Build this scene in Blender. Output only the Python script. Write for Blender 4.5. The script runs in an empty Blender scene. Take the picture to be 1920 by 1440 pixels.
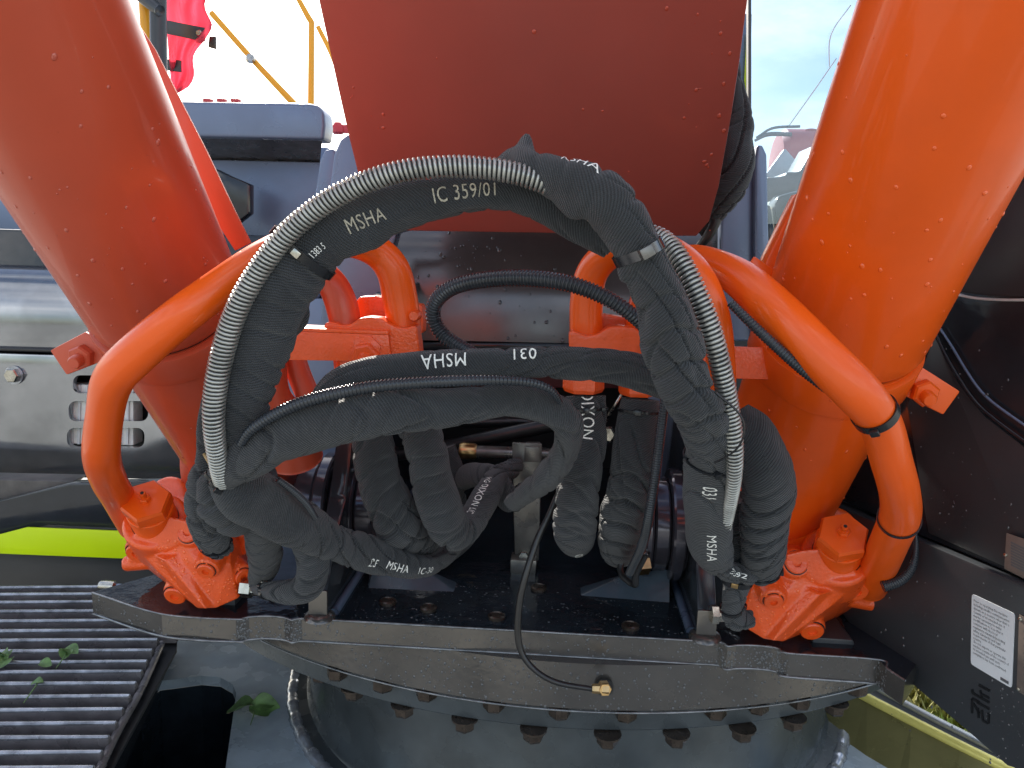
import bpy, bmesh, math, random
import numpy as np
from mathutils import Vector, Matrix, noise
random.seed(7); rng = np.random.RandomState(7)
scene = bpy.context.scene
col = scene.collection
R = math.radians

# ------------------------------------------------------------------ camera
CAM = np.array([.10, 0., 1.8]); YAW, PITCH, ROLL = R(3.6), R(9.5), R(1.5)
FPX = 1450.0
_f = np.array([-math.sin(YAW)*math.cos(PITCH), math.cos(YAW)*math.cos(PITCH), -math.sin(PITCH)])
_r0 = np.array([math.cos(YAW), math.sin(YAW), 0.]); _u0 = np.cross(_r0, _f)
_r = math.cos(ROLL)*_r0 + math.sin(ROLL)*_u0
_u = -math.sin(ROLL)*_r0 + math.cos(ROLL)*_u0
cd = bpy.data.cameras.new("camera"); cam = bpy.data.objects.new("camera", cd); col.objects.link(cam)
cd.sensor_width = 36; cd.lens = 36*FPX/1920; cd.clip_start = .02; cd.clip_end = 2000
M = Matrix.Identity(4)
for i in range(3):
    M[i][0], M[i][1], M[i][2], M[i][3] = _r[i], _u[i], -_f[i], CAM[i]
cam.matrix_world = M
scene.camera = cam

# ------------------------------------------------------------------ world, sun, exposure
SUN_EL, SUN_AZ = R(31), R(-22)          # azimuth from +Y, negative = left
world = bpy.data.worlds.new("World"); scene.world = world; world.use_nodes = True
nt = world.node_tree; nt.nodes.clear()
out = nt.nodes.new('ShaderNodeOutputWorld'); bg = nt.nodes.new('ShaderNodeBackground')
sky = nt.nodes.new('ShaderNodeTexSky'); sky.sky_type = 'NISHITA'; sky.sun_disc = False
sky.sun_elevation = SUN_EL; sky.sun_rotation = SUN_AZ; sky.dust_density = 1.6
tc = nt.nodes.new('ShaderNodeTexCoord'); mp = nt.nodes.new('ShaderNodeMapping'); mp.inputs['Scale'].default_value = (1, 1, 2.6)
nz = nt.nodes.new('ShaderNodeTexNoise'); nz.inputs['Scale'].default_value = 2.6; nz.inputs['Detail'].default_value = 9; nz.inputs['Roughness'].default_value = .58
cr = nt.nodes.new('ShaderNodeValToRGB'); cr.color_ramp.elements[0].position = .47; cr.color_ramp.elements[1].position = .70
mx = nt.nodes.new('ShaderNodeMix'); mx.data_type = 'RGBA'
mx.inputs[7].default_value = (11.0, 10.9, 10.8, 1)
nt.links.new(tc.outputs['Generated'], mp.inputs['Vector']); nt.links.new(mp.outputs[0], nz.inputs['Vector'])
nt.links.new(nz.outputs[0], cr.inputs[0]); nt.links.new(cr.outputs[0], mx.inputs[0])
nt.links.new(sky.outputs[0], mx.inputs[6]); nt.links.new(mx.outputs[2], bg.inputs['Color'])
bg.inputs['Strength'].default_value = .115
nt.links.new(bg.outputs[0], out.inputs[0])
sd = bpy.data.lights.new("sun", 'SUN'); sd.energy = 4.8; sd.angle = R(.5); sd.color = (1, .94, .84)
sun = bpy.data.objects.new("sun", sd); col.objects.link(sun)
sdir = Vector((math.sin(SUN_AZ)*math.cos(SUN_EL), math.cos(SUN_AZ)*math.cos(SUN_EL), math.sin(SUN_EL)))
sun.rotation_euler = sdir.to_track_quat('Z', 'Y').to_euler(); sun.location = (0, 0, 8)
vs = scene.view_settings
vs.view_transform = 'Standard'; vs.look = 'None'; vs.gamma = 1; vs.exposure = 1.22
scene.render.engine = 'CYCLES'
scene.render.resolution_x, scene.render.resolution_y = 1024, 768

# ------------------------------------------------------------------ materials
def mat(name, colr, rough=.4, metal=0., coat=0., noise_amt=.0, nscale=12., bump=0., bscale=60., rvar=0., col2=None, trans=0., spec=.5, sheen=0., emis=None):
    m = bpy.data.materials.new(name); m.use_nodes = True; t = m.node_tree; b = t.nodes['Principled BSDF']
    b.inputs['Base Color'].default_value = (*colr, 1); b.inputs['Roughness'].default_value = rough
    b.inputs['Metallic'].default_value = metal; b.inputs['Coat Weight'].default_value = coat; b.inputs['Coat Roughness'].default_value = .04
    b.inputs['Transmission Weight'].default_value = trans; b.inputs['Specular IOR Level'].default_value = spec
    b.inputs['Sheen Weight'].default_value = sheen
    tcn = t.nodes.new('ShaderNodeTexCoord')
    if noise_amt > 0 or col2:
        n = t.nodes.new('ShaderNodeTexNoise'); n.inputs['Scale'].default_value = nscale; n.inputs['Detail'].default_value = 8; n.inputs['Roughness'].default_value = .6
        t.links.new(tcn.outputs['Object'], n.inputs['Vector'])
        r = t.nodes.new('ShaderNodeValToRGB'); c2 = col2 or tuple(c*(1-noise_amt) for c in colr)
        r.color_ramp.elements[0].color = (*c2, 1); r.color_ramp.elements[1].color = (*colr, 1)
        r.color_ramp.elements[0].position = .34; r.color_ramp.elements[1].position = .62
        t.links.new(n.outputs[0], r.inputs[0]); t.links.new(r.outputs[0], b.inputs['Base Color'])
    if rvar > 0:
        n = t.nodes.new('ShaderNodeTexNoise'); n.inputs['Scale'].default_value = nscale*1.3; n.inputs['Detail'].default_value = 7
        t.links.new(tcn.outputs['Object'], n.inputs['Vector'])
        mr = t.nodes.new('ShaderNodeMapRange'); mr.inputs[1].default_value = .3; mr.inputs[2].default_value = .7
        mr.inputs[3].default_value = max(.02, rough-rvar); mr.inputs[4].default_value = rough+rvar
        t.links.new(n.outputs[0], mr.inputs[0]); t.links.new(mr.outputs[0], b.inputs['Roughness'])
    if bump > 0:
        n = t.nodes.new('ShaderNodeTexNoise'); n.inputs['Scale'].default_value = bscale; n.inputs['Detail'].default_value = 3
        t.links.new(tcn.outputs['Object'], n.inputs['Vector'])
        bp = t.nodes.new('ShaderNodeBump'); bp.inputs['Strength'].default_value = bump; bp.inputs['Distance'].default_value = .002
        t.links.new(n.outputs[0], bp.inputs['Height']); t.links.new(bp.outputs[0], b.inputs['Normal'])
        if coat: t.links.new(bp.outputs[0], b.inputs['Coat Normal'])
    return m

ORANGE = mat('orange_paint', (.88, .112, .006), .36, coat=.25, spec=.35, noise_amt=.10, nscale=7, bump=.12, bscale=9, rvar=.08)
CAST = mat('orange_cast', (.86, .100, .011), .36, coat=.4, noise_amt=.12, nscale=18, bump=.5, bscale=210, rvar=.1)
REDHAZE = mat('haze_dulled_red', (.38, .096, .075), .46, coat=.08, noise_amt=.10, nscale=2.2, bump=.10, bscale=5, rvar=.06)  # boom red, dulled to carry the lens haze in its colour
LEFTHAZE = mat('haze_reddened_orange', (.54, .080, .032), .42, coat=.2, noise_amt=.10, nscale=4, bump=.12, bscale=9, rvar=.08)  # left cylinder's orange, reddened with the haze put into its colour
BLACKP = mat('black_paint', (.024, .028, .034), .14, noise_amt=.3, nscale=9, bump=.2, bscale=30, rvar=.10)
WETBLK = mat('wet_black_paint', (.018, .026, .034), .10, noise_amt=.4, nscale=14, bump=.9, bscale=24, rvar=.08)
RIM = mat('worn_rim', (.26, .27, .28), .22, metal=.6, noise_amt=.5, nscale=40, rvar=.1)
TRIM2 = mat('wet_slat_edge', (.42, .43, .47), .22, metal=.5, noise_amt=.6, nscale=25, rvar=.12)
EDGEP = mat('wet_grey_steel', (.155, .146, .136), .25, metal=.7, noise_amt=.18, nscale=6, bump=.25, bscale=50, rvar=.12)
SIDEP = mat('satin_charcoal', (.036, .040, .045), .34, noise_amt=.2, nscale=6, bump=.06, bscale=400, rvar=.06)
SKYTINT = mat('sky_tinted_cover', (.15, .20, .30), .30, metal=.25, noise_amt=.15, nscale=5, rvar=.1)  # blue of the reflected sky is put into this base colour
SILV = mat('glossy_body_panel', (.36, .375, .40), .15, metal=.85, noise_amt=.35, nscale=3.5, bump=.25, bscale=7, rvar=.08)
PINBL = mat('pin_gloss_black', (.08, .08, .10), .12, metal=.5, noise_amt=.3, nscale=20, rvar=.06)
STEEL = mat('plated_steel', (.52, .50, .44), .26, metal=1, noise_amt=.3, nscale=60, rvar=.1)
WIREM = mat('zinc_wire', (.50, .50, .46), .36, metal=.75, noise_amt=.35, nscale=30, rvar=.12)
BRASS = mat('brass_fitting', (.66, .44, .20), .28, metal=1, noise_amt=.2, nscale=50)
BOLTM = mat('brown_bolt', (.085, .066, .052), .30, metal=.6, noise_amt=.4, nscale=50, rvar=.1)
RUBB = mat('black_rubber', (.014, .014, .015), .30, bump=.3, bscale=120)
COND = mat('black_conduit', (.030, .035, .042), .16, noise_amt=.3, nscale=20)
HOSEC = mat('hose_core', (.02, .022, .022), .5)
TIE = mat('nylon_tie', (.012, .013, .015), .25)
TAN = mat('tan_tie_tail', (.42, .28, .13), .5)
BRACK = mat('bracket_steel', (.19, .185, .175), .33, metal=.7, noise_amt=.4, nscale=22, rvar=.12)
TRACKP = mat('track_steel', (.17, .158, .162), .32, metal=.2, noise_amt=.4, nscale=18, bump=.5, bscale=60, rvar=.12)
TRIM = mat('worn_wet_edge', (.50, .53, .58), .20, metal=.6, noise_amt=.5, nscale=40, rvar=.1)
FRAMEP = mat('undercarriage_paint', (.42, .50, .56), .24, metal=.15, noise_amt=.35, nscale=6, bump=.3, bscale=18, rvar=.12)
DRUMP = mat('pedestal_paint', (.085, .10, .108), .26, metal=.4, noise_amt=.35, nscale=7, bump=.2, bscale=20, rvar=.12)
OLIVE = mat('olive_grass_reflection', (.28, .25, .10), .28, metal=.4, noise_amt=.3, nscale=6, rvar=.1)  # reflected grass tint put into the arm's dark colour
LIME = mat('lime_reflective_strip', (.66, .88, .0), .35, noise_amt=.08, nscale=5)
YELR = mat('yellow_rail_paint', (.80, .36, .01), .4)
DARK = mat('dark_recess', (.008, .009, .011), .6)
WHITEL = mat('white_sticker', (.66, .70, .72), .35)
LETT2 = mat('faded_letters', (.50, .46, .36), .6, noise_amt=.5, nscale=300)
PRINT = mat('grey_print', (.10, .105, .11), .5)
PLATE = mat('aluminium_data_plate', (.22, .185, .16), .42, metal=.4, noise_amt=.2, nscale=30)
EMBL = mat('black_emblem', (.004, .004, .005), .3)
LETTER = mat('stitched_letters', (.92, .92, .86), .6, noise_amt=.25, nscale=400)
ODROP = mat('rain_on_orange', (.88, .125, .016), .05, coat=.6)
RDROP = mat('rain_on_red', (.50, .10, .06), .05, coat=.6)
SDROP = mat('rain_on_dark', (.075, .08, .085), .03, coat=.8)
WATER = mat('water_drop', (1, 1, 1), .02, trans=1.0); WATER.node_tree.nodes['Principled BSDF'].inputs['IOR'].default_value = 1.33
LENS = mat('lamp_lens', (.88, .87, .82), .12, metal=0, noise_amt=.2, nscale=30)
WHITEP = mat('white_paint', (.7, .72, .72), .4, noise_amt=.2, nscale=20)
REDF = mat('red_truck_paint', (.55, .04, .05), .35); BLUF = mat('blue_truck_paint', (.04, .09, .38), .35)
PINK = mat('red_cloth', (.75, .05, .10), .7, noise_amt=.4, nscale=9)
b_ = PINK.node_tree.nodes['Principled BSDF']; b_.inputs['Subsurface Weight'].default_value = 0
LEAF = mat('leaf_green', (.13, .24, .07), .5, noise_amt=.4, nscale=40, col2=(.05, .10, .03))
WOOD = mat('weathered_ledge', (.13, .12, .11), .5, noise_amt=.6, nscale=9)
GRASSM = mat('grass_blade', (.16, .22, .03), .6, noise_amt=.5, nscale=3, col2=(.28, .22, .09))
DUST = mat('hose_rust_wire', (.40, .27, .15), .4, metal=.6, noise_amt=.3, nscale=60)

def fabric():
    m = bpy.data.materials.new('black_woven_sleeve'); m.use_nodes = True; t = m.node_tree; b = t.nodes['Principled BSDF']
    uv = t.nodes.new('ShaderNodeUVMap'); mpn = t.nodes.new('ShaderNodeMapping'); mpn.inputs['Rotation'].default_value = (0, 0, .5)
    t.links.new(uv.outputs[0], mpn.inputs[0])
    w = t.nodes.new('ShaderNodeTexWave'); w.inputs['Scale'].default_value = 95; w.inputs['Distortion'].default_value = .7; w.inputs['Detail'].default_value = 1
    w2 = t.nodes.new('ShaderNodeTexWave'); w2.bands_direction = 'Y'; w2.inputs['Scale'].default_value = 150; w2.inputs['Distortion'].default_value = .4
    n = t.nodes.new('ShaderNodeTexNoise'); n.inputs['Scale'].default_value = 16; n.inputs['Detail'].default_value = 6
    tcn = t.nodes.new('ShaderNodeTexCoord'); t.links.new(tcn.outputs['Object'], n.inputs['Vector'])
    t.links.new(mpn.outputs[0], w.inputs[0]); t.links.new(mpn.outputs[0], w2.inputs[0])
    mul = t.nodes.new('ShaderNodeMath'); mul.operation = 'MULTIPLY_ADD'; mul.inputs[1].default_value = .45
    t.links.new(w2.outputs[1], mul.inputs[0]); t.links.new(w.outputs[1], mul.inputs[2])
    r = t.nodes.new('ShaderNodeValToRGB'); r.color_ramp.elements[0].color = (.003, .004, .005, 1); r.color_ramp.elements[1].color = (.034, .039, .046, 1)
    r.color_ramp.elements[1].position = 1.0
    t.links.new(mul.outputs[0], r.inputs[0])
    mx = t.nodes.new('ShaderNodeMix'); mx.data_type = 'RGBA'; mx.blend_type = 'MULTIPLY'; mx.inputs[0].default_value = 1
    r2 = t.nodes.new('ShaderNodeValToRGB'); r2.color_ramp.elements[0].color = (.62, .62, .60, 1); r2.color_ramp.elements[1].color = (1.15, 1.15, 1.12, 1)
    r2.color_ramp.elements[0].position = .3; r2.color_ramp.elements[1].position = .7
    t.links.new(n.outputs[0], r2.inputs[0]); t.links.new(r.outputs[0], mx.inputs[6]); t.links.new(r2.outputs[0], mx.inputs[7])
    t.links.new(mx.outputs[2], b.inputs['Base Color'])
    b.inputs['Roughness'].default_value = .66; b.inputs['Sheen Weight'].default_value = .18; b.inputs['Sheen Roughness'].default_value = .5
    bp = t.nodes.new('ShaderNodeBump'); bp.inputs['Strength'].default_value = .8; bp.inputs['Distance'].default_value = .0014
    mp2 = t.nodes.new('ShaderNodeMapping'); mp2.inputs['Scale'].default_value = (38, 12, 1); mp2.inputs['Rotation'].default_value = (0, 0, .35)
    n3 = t.nodes.new('ShaderNodeTexNoise'); n3.inputs['Scale'].default_value = 1; n3.inputs['Detail'].default_value = 3; n3.inputs['Distortion'].default_value = .8
    t.links.new(uv.outputs[0], mp2.inputs[0]); t.links.new(mp2.outputs[0], n3.inputs['Vector'])
    bp2 = t.nodes.new('ShaderNodeBump'); bp2.inputs['Strength'].default_value = .35; bp2.inputs['Distance'].default_value = .010
    t.links.new(n3.outputs[0], bp2.inputs['Height'])
    t.links.new(mul.outputs[0], bp.inputs['Height']); t.links.new(bp2.outputs[0], bp.inputs['Normal']); t.links.new(bp.outputs[0], b.inputs['Normal'])
    return m
FAB = fabric()

def glass():
    m = bpy.data.materials.new('cab_glass'); m.use_nodes = True; t = m.node_tree; t.nodes.clear()
    o = t.nodes.new('ShaderNodeOutputMaterial'); a = t.nodes.new('ShaderNodeBsdfTransparent'); g = t.nodes.new('ShaderNodeBsdfGlossy')
    g.inputs['Roughness'].default_value = .01; g.inputs['Color'].default_value = (.9, .95, 1, 1); a.inputs['Color'].default_value = (.62, .70, .76, 1)
    x = t.nodes.new('ShaderNodeMixShader'); x.inputs[0].default_value = .07
    t.links.new(a.outputs[0], x.inputs[1]); t.links.new(g.outputs[0], x.inputs[2]); t.links.new(x.outputs[0], o.inputs[0])
    return m
GLASS = glass()

# ------------------------------------------------------------------ geometry helpers
def ray(px, py):
    d = _f + _r*(px-960)/FPX - _u*(py-720)/FPX
    return d
def W(px, py, Y):
    d = ray(px, py); return CAM + d*(Y/d[1])
def WZ(px, py, z):
    d = ray(px, py); return CAM + d*((z-CAM[2])/d[2])
def WP(px, py, p0, n):
    d = ray(px, py); n = np.array(n, float); return CAM + d*(np.dot(np.array(p0)-CAM, n)/np.dot(d, n))
def depth(P): return float(np.dot(np.array(P)-CAM, _f))
def proj(P):
    v = np.array(P)-CAM; z = v@_f; return 960+FPX*(v@_r)/z, 720-FPX*(v@_u)/z
def nrm(v):
    v = np.array(v, float); return v/np.linalg.norm(v)

def tag(o, label=None, cat=None, group=None, kind=None):
    if label: o['label'] = label
    if cat: o['category'] = cat
    if group: o['group'] = group
    if kind: o['kind'] = kind
    return o
def empty(name, loc, label, cat, group=None):
    o = bpy.data.objects.new(name, None); o.location = Vector([float(v) for v in loc]); col.objects.link(o); o.empty_display_size = .05
    return tag(o, label, cat, group)
def link(name, me, m, parent=None, smooth=True, angle=35):
    o = bpy.data.objects.new(name, me); col.objects.link(o)
    if m is not None and len(me.materials) == 0: me.materials.append(m)
    if smooth:
        me.polygons.foreach_set('use_smooth', [True]*len(me.polygons))
        if angle: me.set_sharp_from_angle(angle=R(angle))
    if parent is not None:
        o.parent = parent; o.matrix_parent_inverse = Matrix.Translation(parent.location).inverted() if parent.type == 'EMPTY' else Matrix.Identity(4)
    return o
def pyd(name, vs_, fs, m, parent=None, smooth=False, angle=35, bevel=0., seg=2):
    me = bpy.data.meshes.new(name); me.from_pydata([tuple(float(c) for c in v) for v in vs_], [], fs); me.update()
    bm = bmesh.new(); bm.from_mesh(me)
    bmesh.ops.recalc_face_normals(bm, faces=bm.faces)
    if bevel > 0:
        es = [e for e in bm.edges if len(e.link_faces) == 2 and e.calc_face_angle(0) > .35]
        bmesh.ops.bevel(bm, geom=es, offset=bevel, segments=seg, profile=.6, affect='EDGES', clamp_overlap=True)
        smooth = True
    bm.to_mesh(me); bm.free()
    return link(name, me, m, parent, smooth, angle if not bevel else 50)
def prism(name, poly, ext, m, parent=None, bevel=.003, seg=2):
    ext = np.array(ext, float); n = len(poly)
    v = [np.array(p) for p in poly] + [np.array(p)+ext for p in poly]
    f = [list(range(n))[::-1], list(range(n, 2*n))] + [[i, (i+1) % n, n+(i+1) % n, n+i] for i in range(n)]
    return pyd(name, v, f, m, parent, bevel=bevel, seg=seg)
def pprism(name, pts, Y, th, m, parent=None, bevel=.003, seg=2):
    """flat plate facing -Y whose outline was surveyed at pixels pts"""
    return prism(name, [W(x, y, Y) for x, y in pts], (0, th, 0), m, parent, bevel, seg)
def box(name, c, s, m, parent=None, bevel=.003, rot=None):
    c = np.array(c); s = np.array(s)/2
    v = [np.array([a, b, d])*s for a in (-1, 1) for b in (-1, 1) for d in (-1, 1)]
    if rot is not None: v = [np.array(rot) @ q for q in v]
    v = [q+c for q in v]
    f = [[0, 1, 3, 2], [4, 6, 7, 5], [0, 4, 5, 1], [2, 3, 7, 6], [0, 2, 6, 4], [1, 5, 7, 3]]
    return pyd(name, v, f, m, parent, bevel=bevel)
def basis(axis):
    a = nrm(axis); h = np.array([0, 0, 1.]) if abs(a[2]) < .9 else np.array([1., 0, 0])
    x = nrm(np.cross(h, a)); return x, np.cross(a, x), a
def lathe_v(profile, c, axis, seg=32, phase=0.):
    x, y, a = basis(axis); c = np.array(c, float); V = []; F = []
    for r, h in profile:
        for k in range(seg):
            t = 2*math.pi*k/seg+phase; V.append(c + a*h + r*(math.cos(t)*x+math.sin(t)*y))
    n = len(profile)
    for i in range(n-1):
        for k in range(seg):
            k2 = (k+1) % seg; F.append([i*seg+k, i*seg+k2, (i+1)*seg+k2, (i+1)*seg+k])
    F.append([k for k in range(seg)][::-1]); F.append([(n-1)*seg+k for k in range(seg)])
    return V, F
def lathe(name, profile, c, axis, m, parent=None, seg=32, phase=0., smooth=True, angle=35):
    V, F = lathe_v(profile, c, axis, seg, phase)
    return pyd(name, V, F, m, parent, smooth=smooth, angle=angle)
def hexhead(name, c, axis, r, h, m, parent=None, phase=0.):
    return lathe(name, [(r, 0), (r, h*.8), (r*.86, h), (r*.5, h*1.01)], c, axis, m, parent, 6, phase, True, 20)
def hull(points):
    bm = bmesh.new()
    for p in points: bm.verts.new([float(c) for c in p])
    bmesh.ops.convex_hull(bm, input=bm.verts)
    bmesh.ops.delete(bm, geom=[v for v in bm.verts if not v.link_faces], context='VERTS')
    return bm
def voxel_union(name, parts, m, parent, vox=.003, smooth=6):
    me = bpy.data.meshes.new('tmp'); bm = bmesh.new()
    for p in parts:
        if isinstance(p, bmesh.types.BMesh):
            t = bpy.data.meshes.new('t'); p.to_mesh(t); p.free(); bm.from_mesh(t); bpy.data.meshes.remove(t)
        else:
            t = bpy.data.meshes.new('t'); t.from_pydata([tuple(map(float, v)) for v in p[0]], [], p[1]); bm.from_mesh(t); bpy.data.meshes.remove(t)
    bmesh.ops.recalc_face_normals(bm, faces=bm.faces)
    bm.to_mesh(me); bm.free()
    o = bpy.data.objects.new('tmp', me); col.objects.link(o)
    r = o.modifiers.new('r', 'REMESH'); r.mode = 'VOXEL'; r.voxel_size = vox
    s = o.modifiers.new('s', 'SMOOTH'); s.factor = .5; s.iterations = smooth
    dg = bpy.context.evaluated_depsgraph_get()
    nm = bpy.data.meshes.new_from_object(o.evaluated_get(dg)); bpy.data.objects.remove(o); nm.name = name
    nm.materials.clear()
    return link(name, nm, m, parent, True, 0)

# splines: rows are (px, py, Y, width_px) or raw (x,y,z,r)
def survey(rows):
    o = []
    for px, py, Y, w in rows:
        P = W(px, py, Y); o.append([*P, w*.5/FPX*depth(P)])
    return np.array(o)
def spline(K, ds):
    K = np.array(K, float); K = np.vstack([2*K[0]-K[1], K, 2*K[-1]-K[-2]]); o = []
    for i in range(1, len(K)-2):
        p0, p1, p2, p3 = K[i-1:i+3]
        n = max(4, int(np.linalg.norm((p2-p1)[:3])/ds*1.0)*2)
        t = np.linspace(0, 1, n, endpoint=False)[:, None]
        o.append(.5*((2*p1)+(-p0+p2)*t+(2*p0-5*p1+4*p2-p3)*t**2+(-p0+3*p1-3*p2+p3)*t**3))
    o.append(K[-2][None]); o = np.vstack(o)
    d = np.r_[0, np.cumsum(np.linalg.norm(np.diff(o[:, :3], axis=0), axis=1))]
    s = np.arange(0, d[-1], ds); s = np.r_[s, d[-1]]
    return np.c_[[np.interp(s, d, o[:, k]) for k in range(4)]].T, s
def smooth_path(P, it):
    for _ in range(it): P[1:-1, :3] = .5*P[1:-1, :3]+.25*(P[:-2, :3]+P[2:, :3])
    return P
def frames(P):
    T = np.gradient(P[:, :3], axis=0); T /= np.linalg.norm(T, axis=1)[:, None]
    # rotation-minimising frame started on the open side of the machine
    N = np.zeros_like(T); n0 = CAM-P[0, :3]; n0 -= T[0]*(n0@T[0]); N[0] = nrm(n0)
    for i in range(1, len(T)):
        n = N[i-1]-T[i]*(N[i-1]@T[i]); N[i] = n/np.linalg.norm(n)
    return T, N, np.cross(T, N)
_tab = rng.rand(256, 256)
def vn(u, v, per, seed=0):
    """value noise, periodic in v with period per (v already scaled to lattice units)"""
    u = u+seed*17.31; iu = np.floor(u).astype(int); iv = np.floor(v).astype(int); fu = u-iu; fv = v-iv
    fu = fu*fu*(3-2*fu); fv = fv*fv*(3-2*fv)
    g = lambda a, b: _tab[(a+seed*7) % 256, (b % per+seed*13) % 256]
    return (g(iu, iv)*(1-fu)*(1-fv)+g(iu+1, iv)*fu*(1-fv)+g(iu, iv+1)*(1-fu)*fv+g(iu+1, iv+1)*fu*fv)*2-1
def tube_mesh(name, P, s, seg, disp=None, m=None, parent=None, uv=True, flat=1., smooth=True, angle=0, caps=True):
    T, N, B = frames(P); th = np.linspace(0, 2*np.pi, seg, endpoint=False)
    S, TH = np.meshgrid(s, th, indexing='ij')
    rad = P[:, 3][:, None]*np.ones_like(TH)
    if disp is not None: rad = rad*disp(S, TH)
    G = P[:, None, :3]+rad[:, :, None]*(flat*np.cos(TH)[:, :, None]*N[:, None]+np.sin(TH)[:, :, None]*B[:, None])
    n = len(s); V = G.reshape(-1, 3)
    i = np.arange(n-1)[:, None]*seg; k = np.arange(seg)[None]; k2 = (k+1) % seg
    F = np.stack([i+k, i+k2, i+seg+k2, i+seg+k], -1).reshape(-1, 4)[:, ::-1]
    me = bpy.data.meshes.new(name); me.vertices.add(len(V)); me.vertices.foreach_set('co', V.ravel())
    nf = len(F); me.loops.add(nf*4); me.polygons.add(nf)
    me.loops.foreach_set('vertex_index', F.ravel()); me.polygons.foreach_set('loop_start', np.arange(nf)*4)
    me.update(calc_edges=True)
    if uv:
        ul = me.uv_layers.new(name='UVMap'); rm = float(P[:, 3].mean())
        U = np.repeat(s, seg)[F.ravel()]; Vv = np.tile(th, n)[F.ravel()].reshape(-1, 4)
        wrap = Vv.max(1)-Vv.min(1) > 3; Vv[wrap] = np.where(Vv[wrap] < 1, Vv[wrap]+2*np.pi, Vv[wrap])
        ul.data.foreach_set('uv', np.c_[U, Vv.ravel()*rm].ravel())
    if caps:
        bm = bmesh.new(); bm.from_mesh(me); bm.verts.ensure_lookup_table()
        bm.faces.new([bm.verts[j] for j in range(seg)]); bm.faces.new([bm.verts[(n-1)*seg+j] for j in range(seg)][::-1])
        bmesh.ops.recalc_face_normals(bm, faces=bm.faces[-2:]); bm.to_mesh(me); bm.free()
    me.validate()
    o = link(name, me, m, parent, smooth, angle)
    return o, dict(G=G, s=s, seg=seg, P=P, T=T, N=N, B=B)
def pipe(name, rows, m, parent=None, seg=28, ds=.006, raw=False, sm=6):
    K = np.array(rows) if raw else survey(rows); P, s = spline(K, ds); P = smooth_path(P, sm)
    return tube_mesh(name, P, s, seg, None, m, parent, uv=False)
def wrinkles(amp, seed, lam=.030, slack=.5):
    """plump cloth pinched by narrow curved creases that die out round the sleeve"""
    lam = lam*1.15; amp = amp*1.25
    def f(S, TH):
        a = 2*np.pi
        k1 = vn(S*6, TH/a*2, 2, seed); k2 = vn(S*9, TH/a*3, 3, seed+1)
        def crease(ph, w): return np.exp(-(np.sin(np.pi*ph)/w)**2)
        m1 = np.clip(.25+1.5*vn(S*10, TH/a*2, 2, seed+3), 0, 1)
        m2 = np.clip(.10+1.6*vn(S*12, TH/a*3, 3, seed+5), 0, 1)
        m3 = np.clip(.05+1.6*vn(S*8, TH/a*2, 2, seed+12), 0, 1)
        c1 = crease(S/lam+.55*np.sin(TH+seed)+.25*np.sin(2*TH+seed*2)+.9*k1, .30)*m1
        c2 = crease(S/(lam*.62)-.6*np.sin(TH+seed*3)+.7*k2, .34)*m2
        c3 = crease(S/(lam*2.1)+1.1*np.sin(TH+seed*.7)+.9*k1, .16)*m3
        lump = vn(S*12, TH/a*3, 3, seed+8)+.5*vn(S*24, TH/a*5, 5, seed+18)
        l1 = np.exp(-(np.angle(np.exp(1j*(TH-1.0*np.sin(S*5+seed)-seed)))/.22)**2)*np.clip(vn(S*6, TH*0, 1, seed+9)+.5, 0, 1)
        l2 = np.exp(-(np.angle(np.exp(1j*(TH-.8*np.sin(S*7+seed*2)-seed*2.1)))/.30)**2)*np.clip(vn(S*8, TH*0, 1, seed+10)+.4, 0, 1)
        return 1.03+amp*(-1.9*c1-1.1*c2-1.9*c3+1.0*lump*slack*2-1.0*l1+1.0*l2)
    return f
def sleeve(name, rows, label, group=None, amp=.12, seed=1, lam=.030, flat=.8, parent=None, m=None, slack=.5, peaks=()):
    P, s = spline(survey(rows), .0020); P = smooth_path(P, 20); w0 = wrinkles(amp, seed, lam, slack)
    T, N, B = frames(P); pr = np.array([proj(p) for p in P[:, :3]]); pk_ = []
    for px, py, a_, ws, wt in peaks:      # places where the cloth stands up in a bunch
        i = int(np.argmin((pr[:, 0]-px)**2+(pr[:, 1]-py)**2)); q = ray(px, py)*(1/ray(px, py)@_f)*0; d = W(px, py, P[i, 1])-P[i, :3]
        pk_.append((s[i], math.atan2(d@B[i], d@N[i]), a_, ws, wt))
    def dsp(S, TH):
        v = w0(S, TH)
        for s0, t0, a_, ws, wt in pk_: v = v+a_*np.exp(-((S-s0)/ws)**2)*np.exp(-(np.angle(np.exp(1j*(TH-t0)))/wt)**2)
        return v
    o, info = tube_mesh(name, P, s, 84, dsp, m or FAB, parent, flat=flat)
    if label: tag(o, label, 'hose', group)
    return o, info
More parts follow.
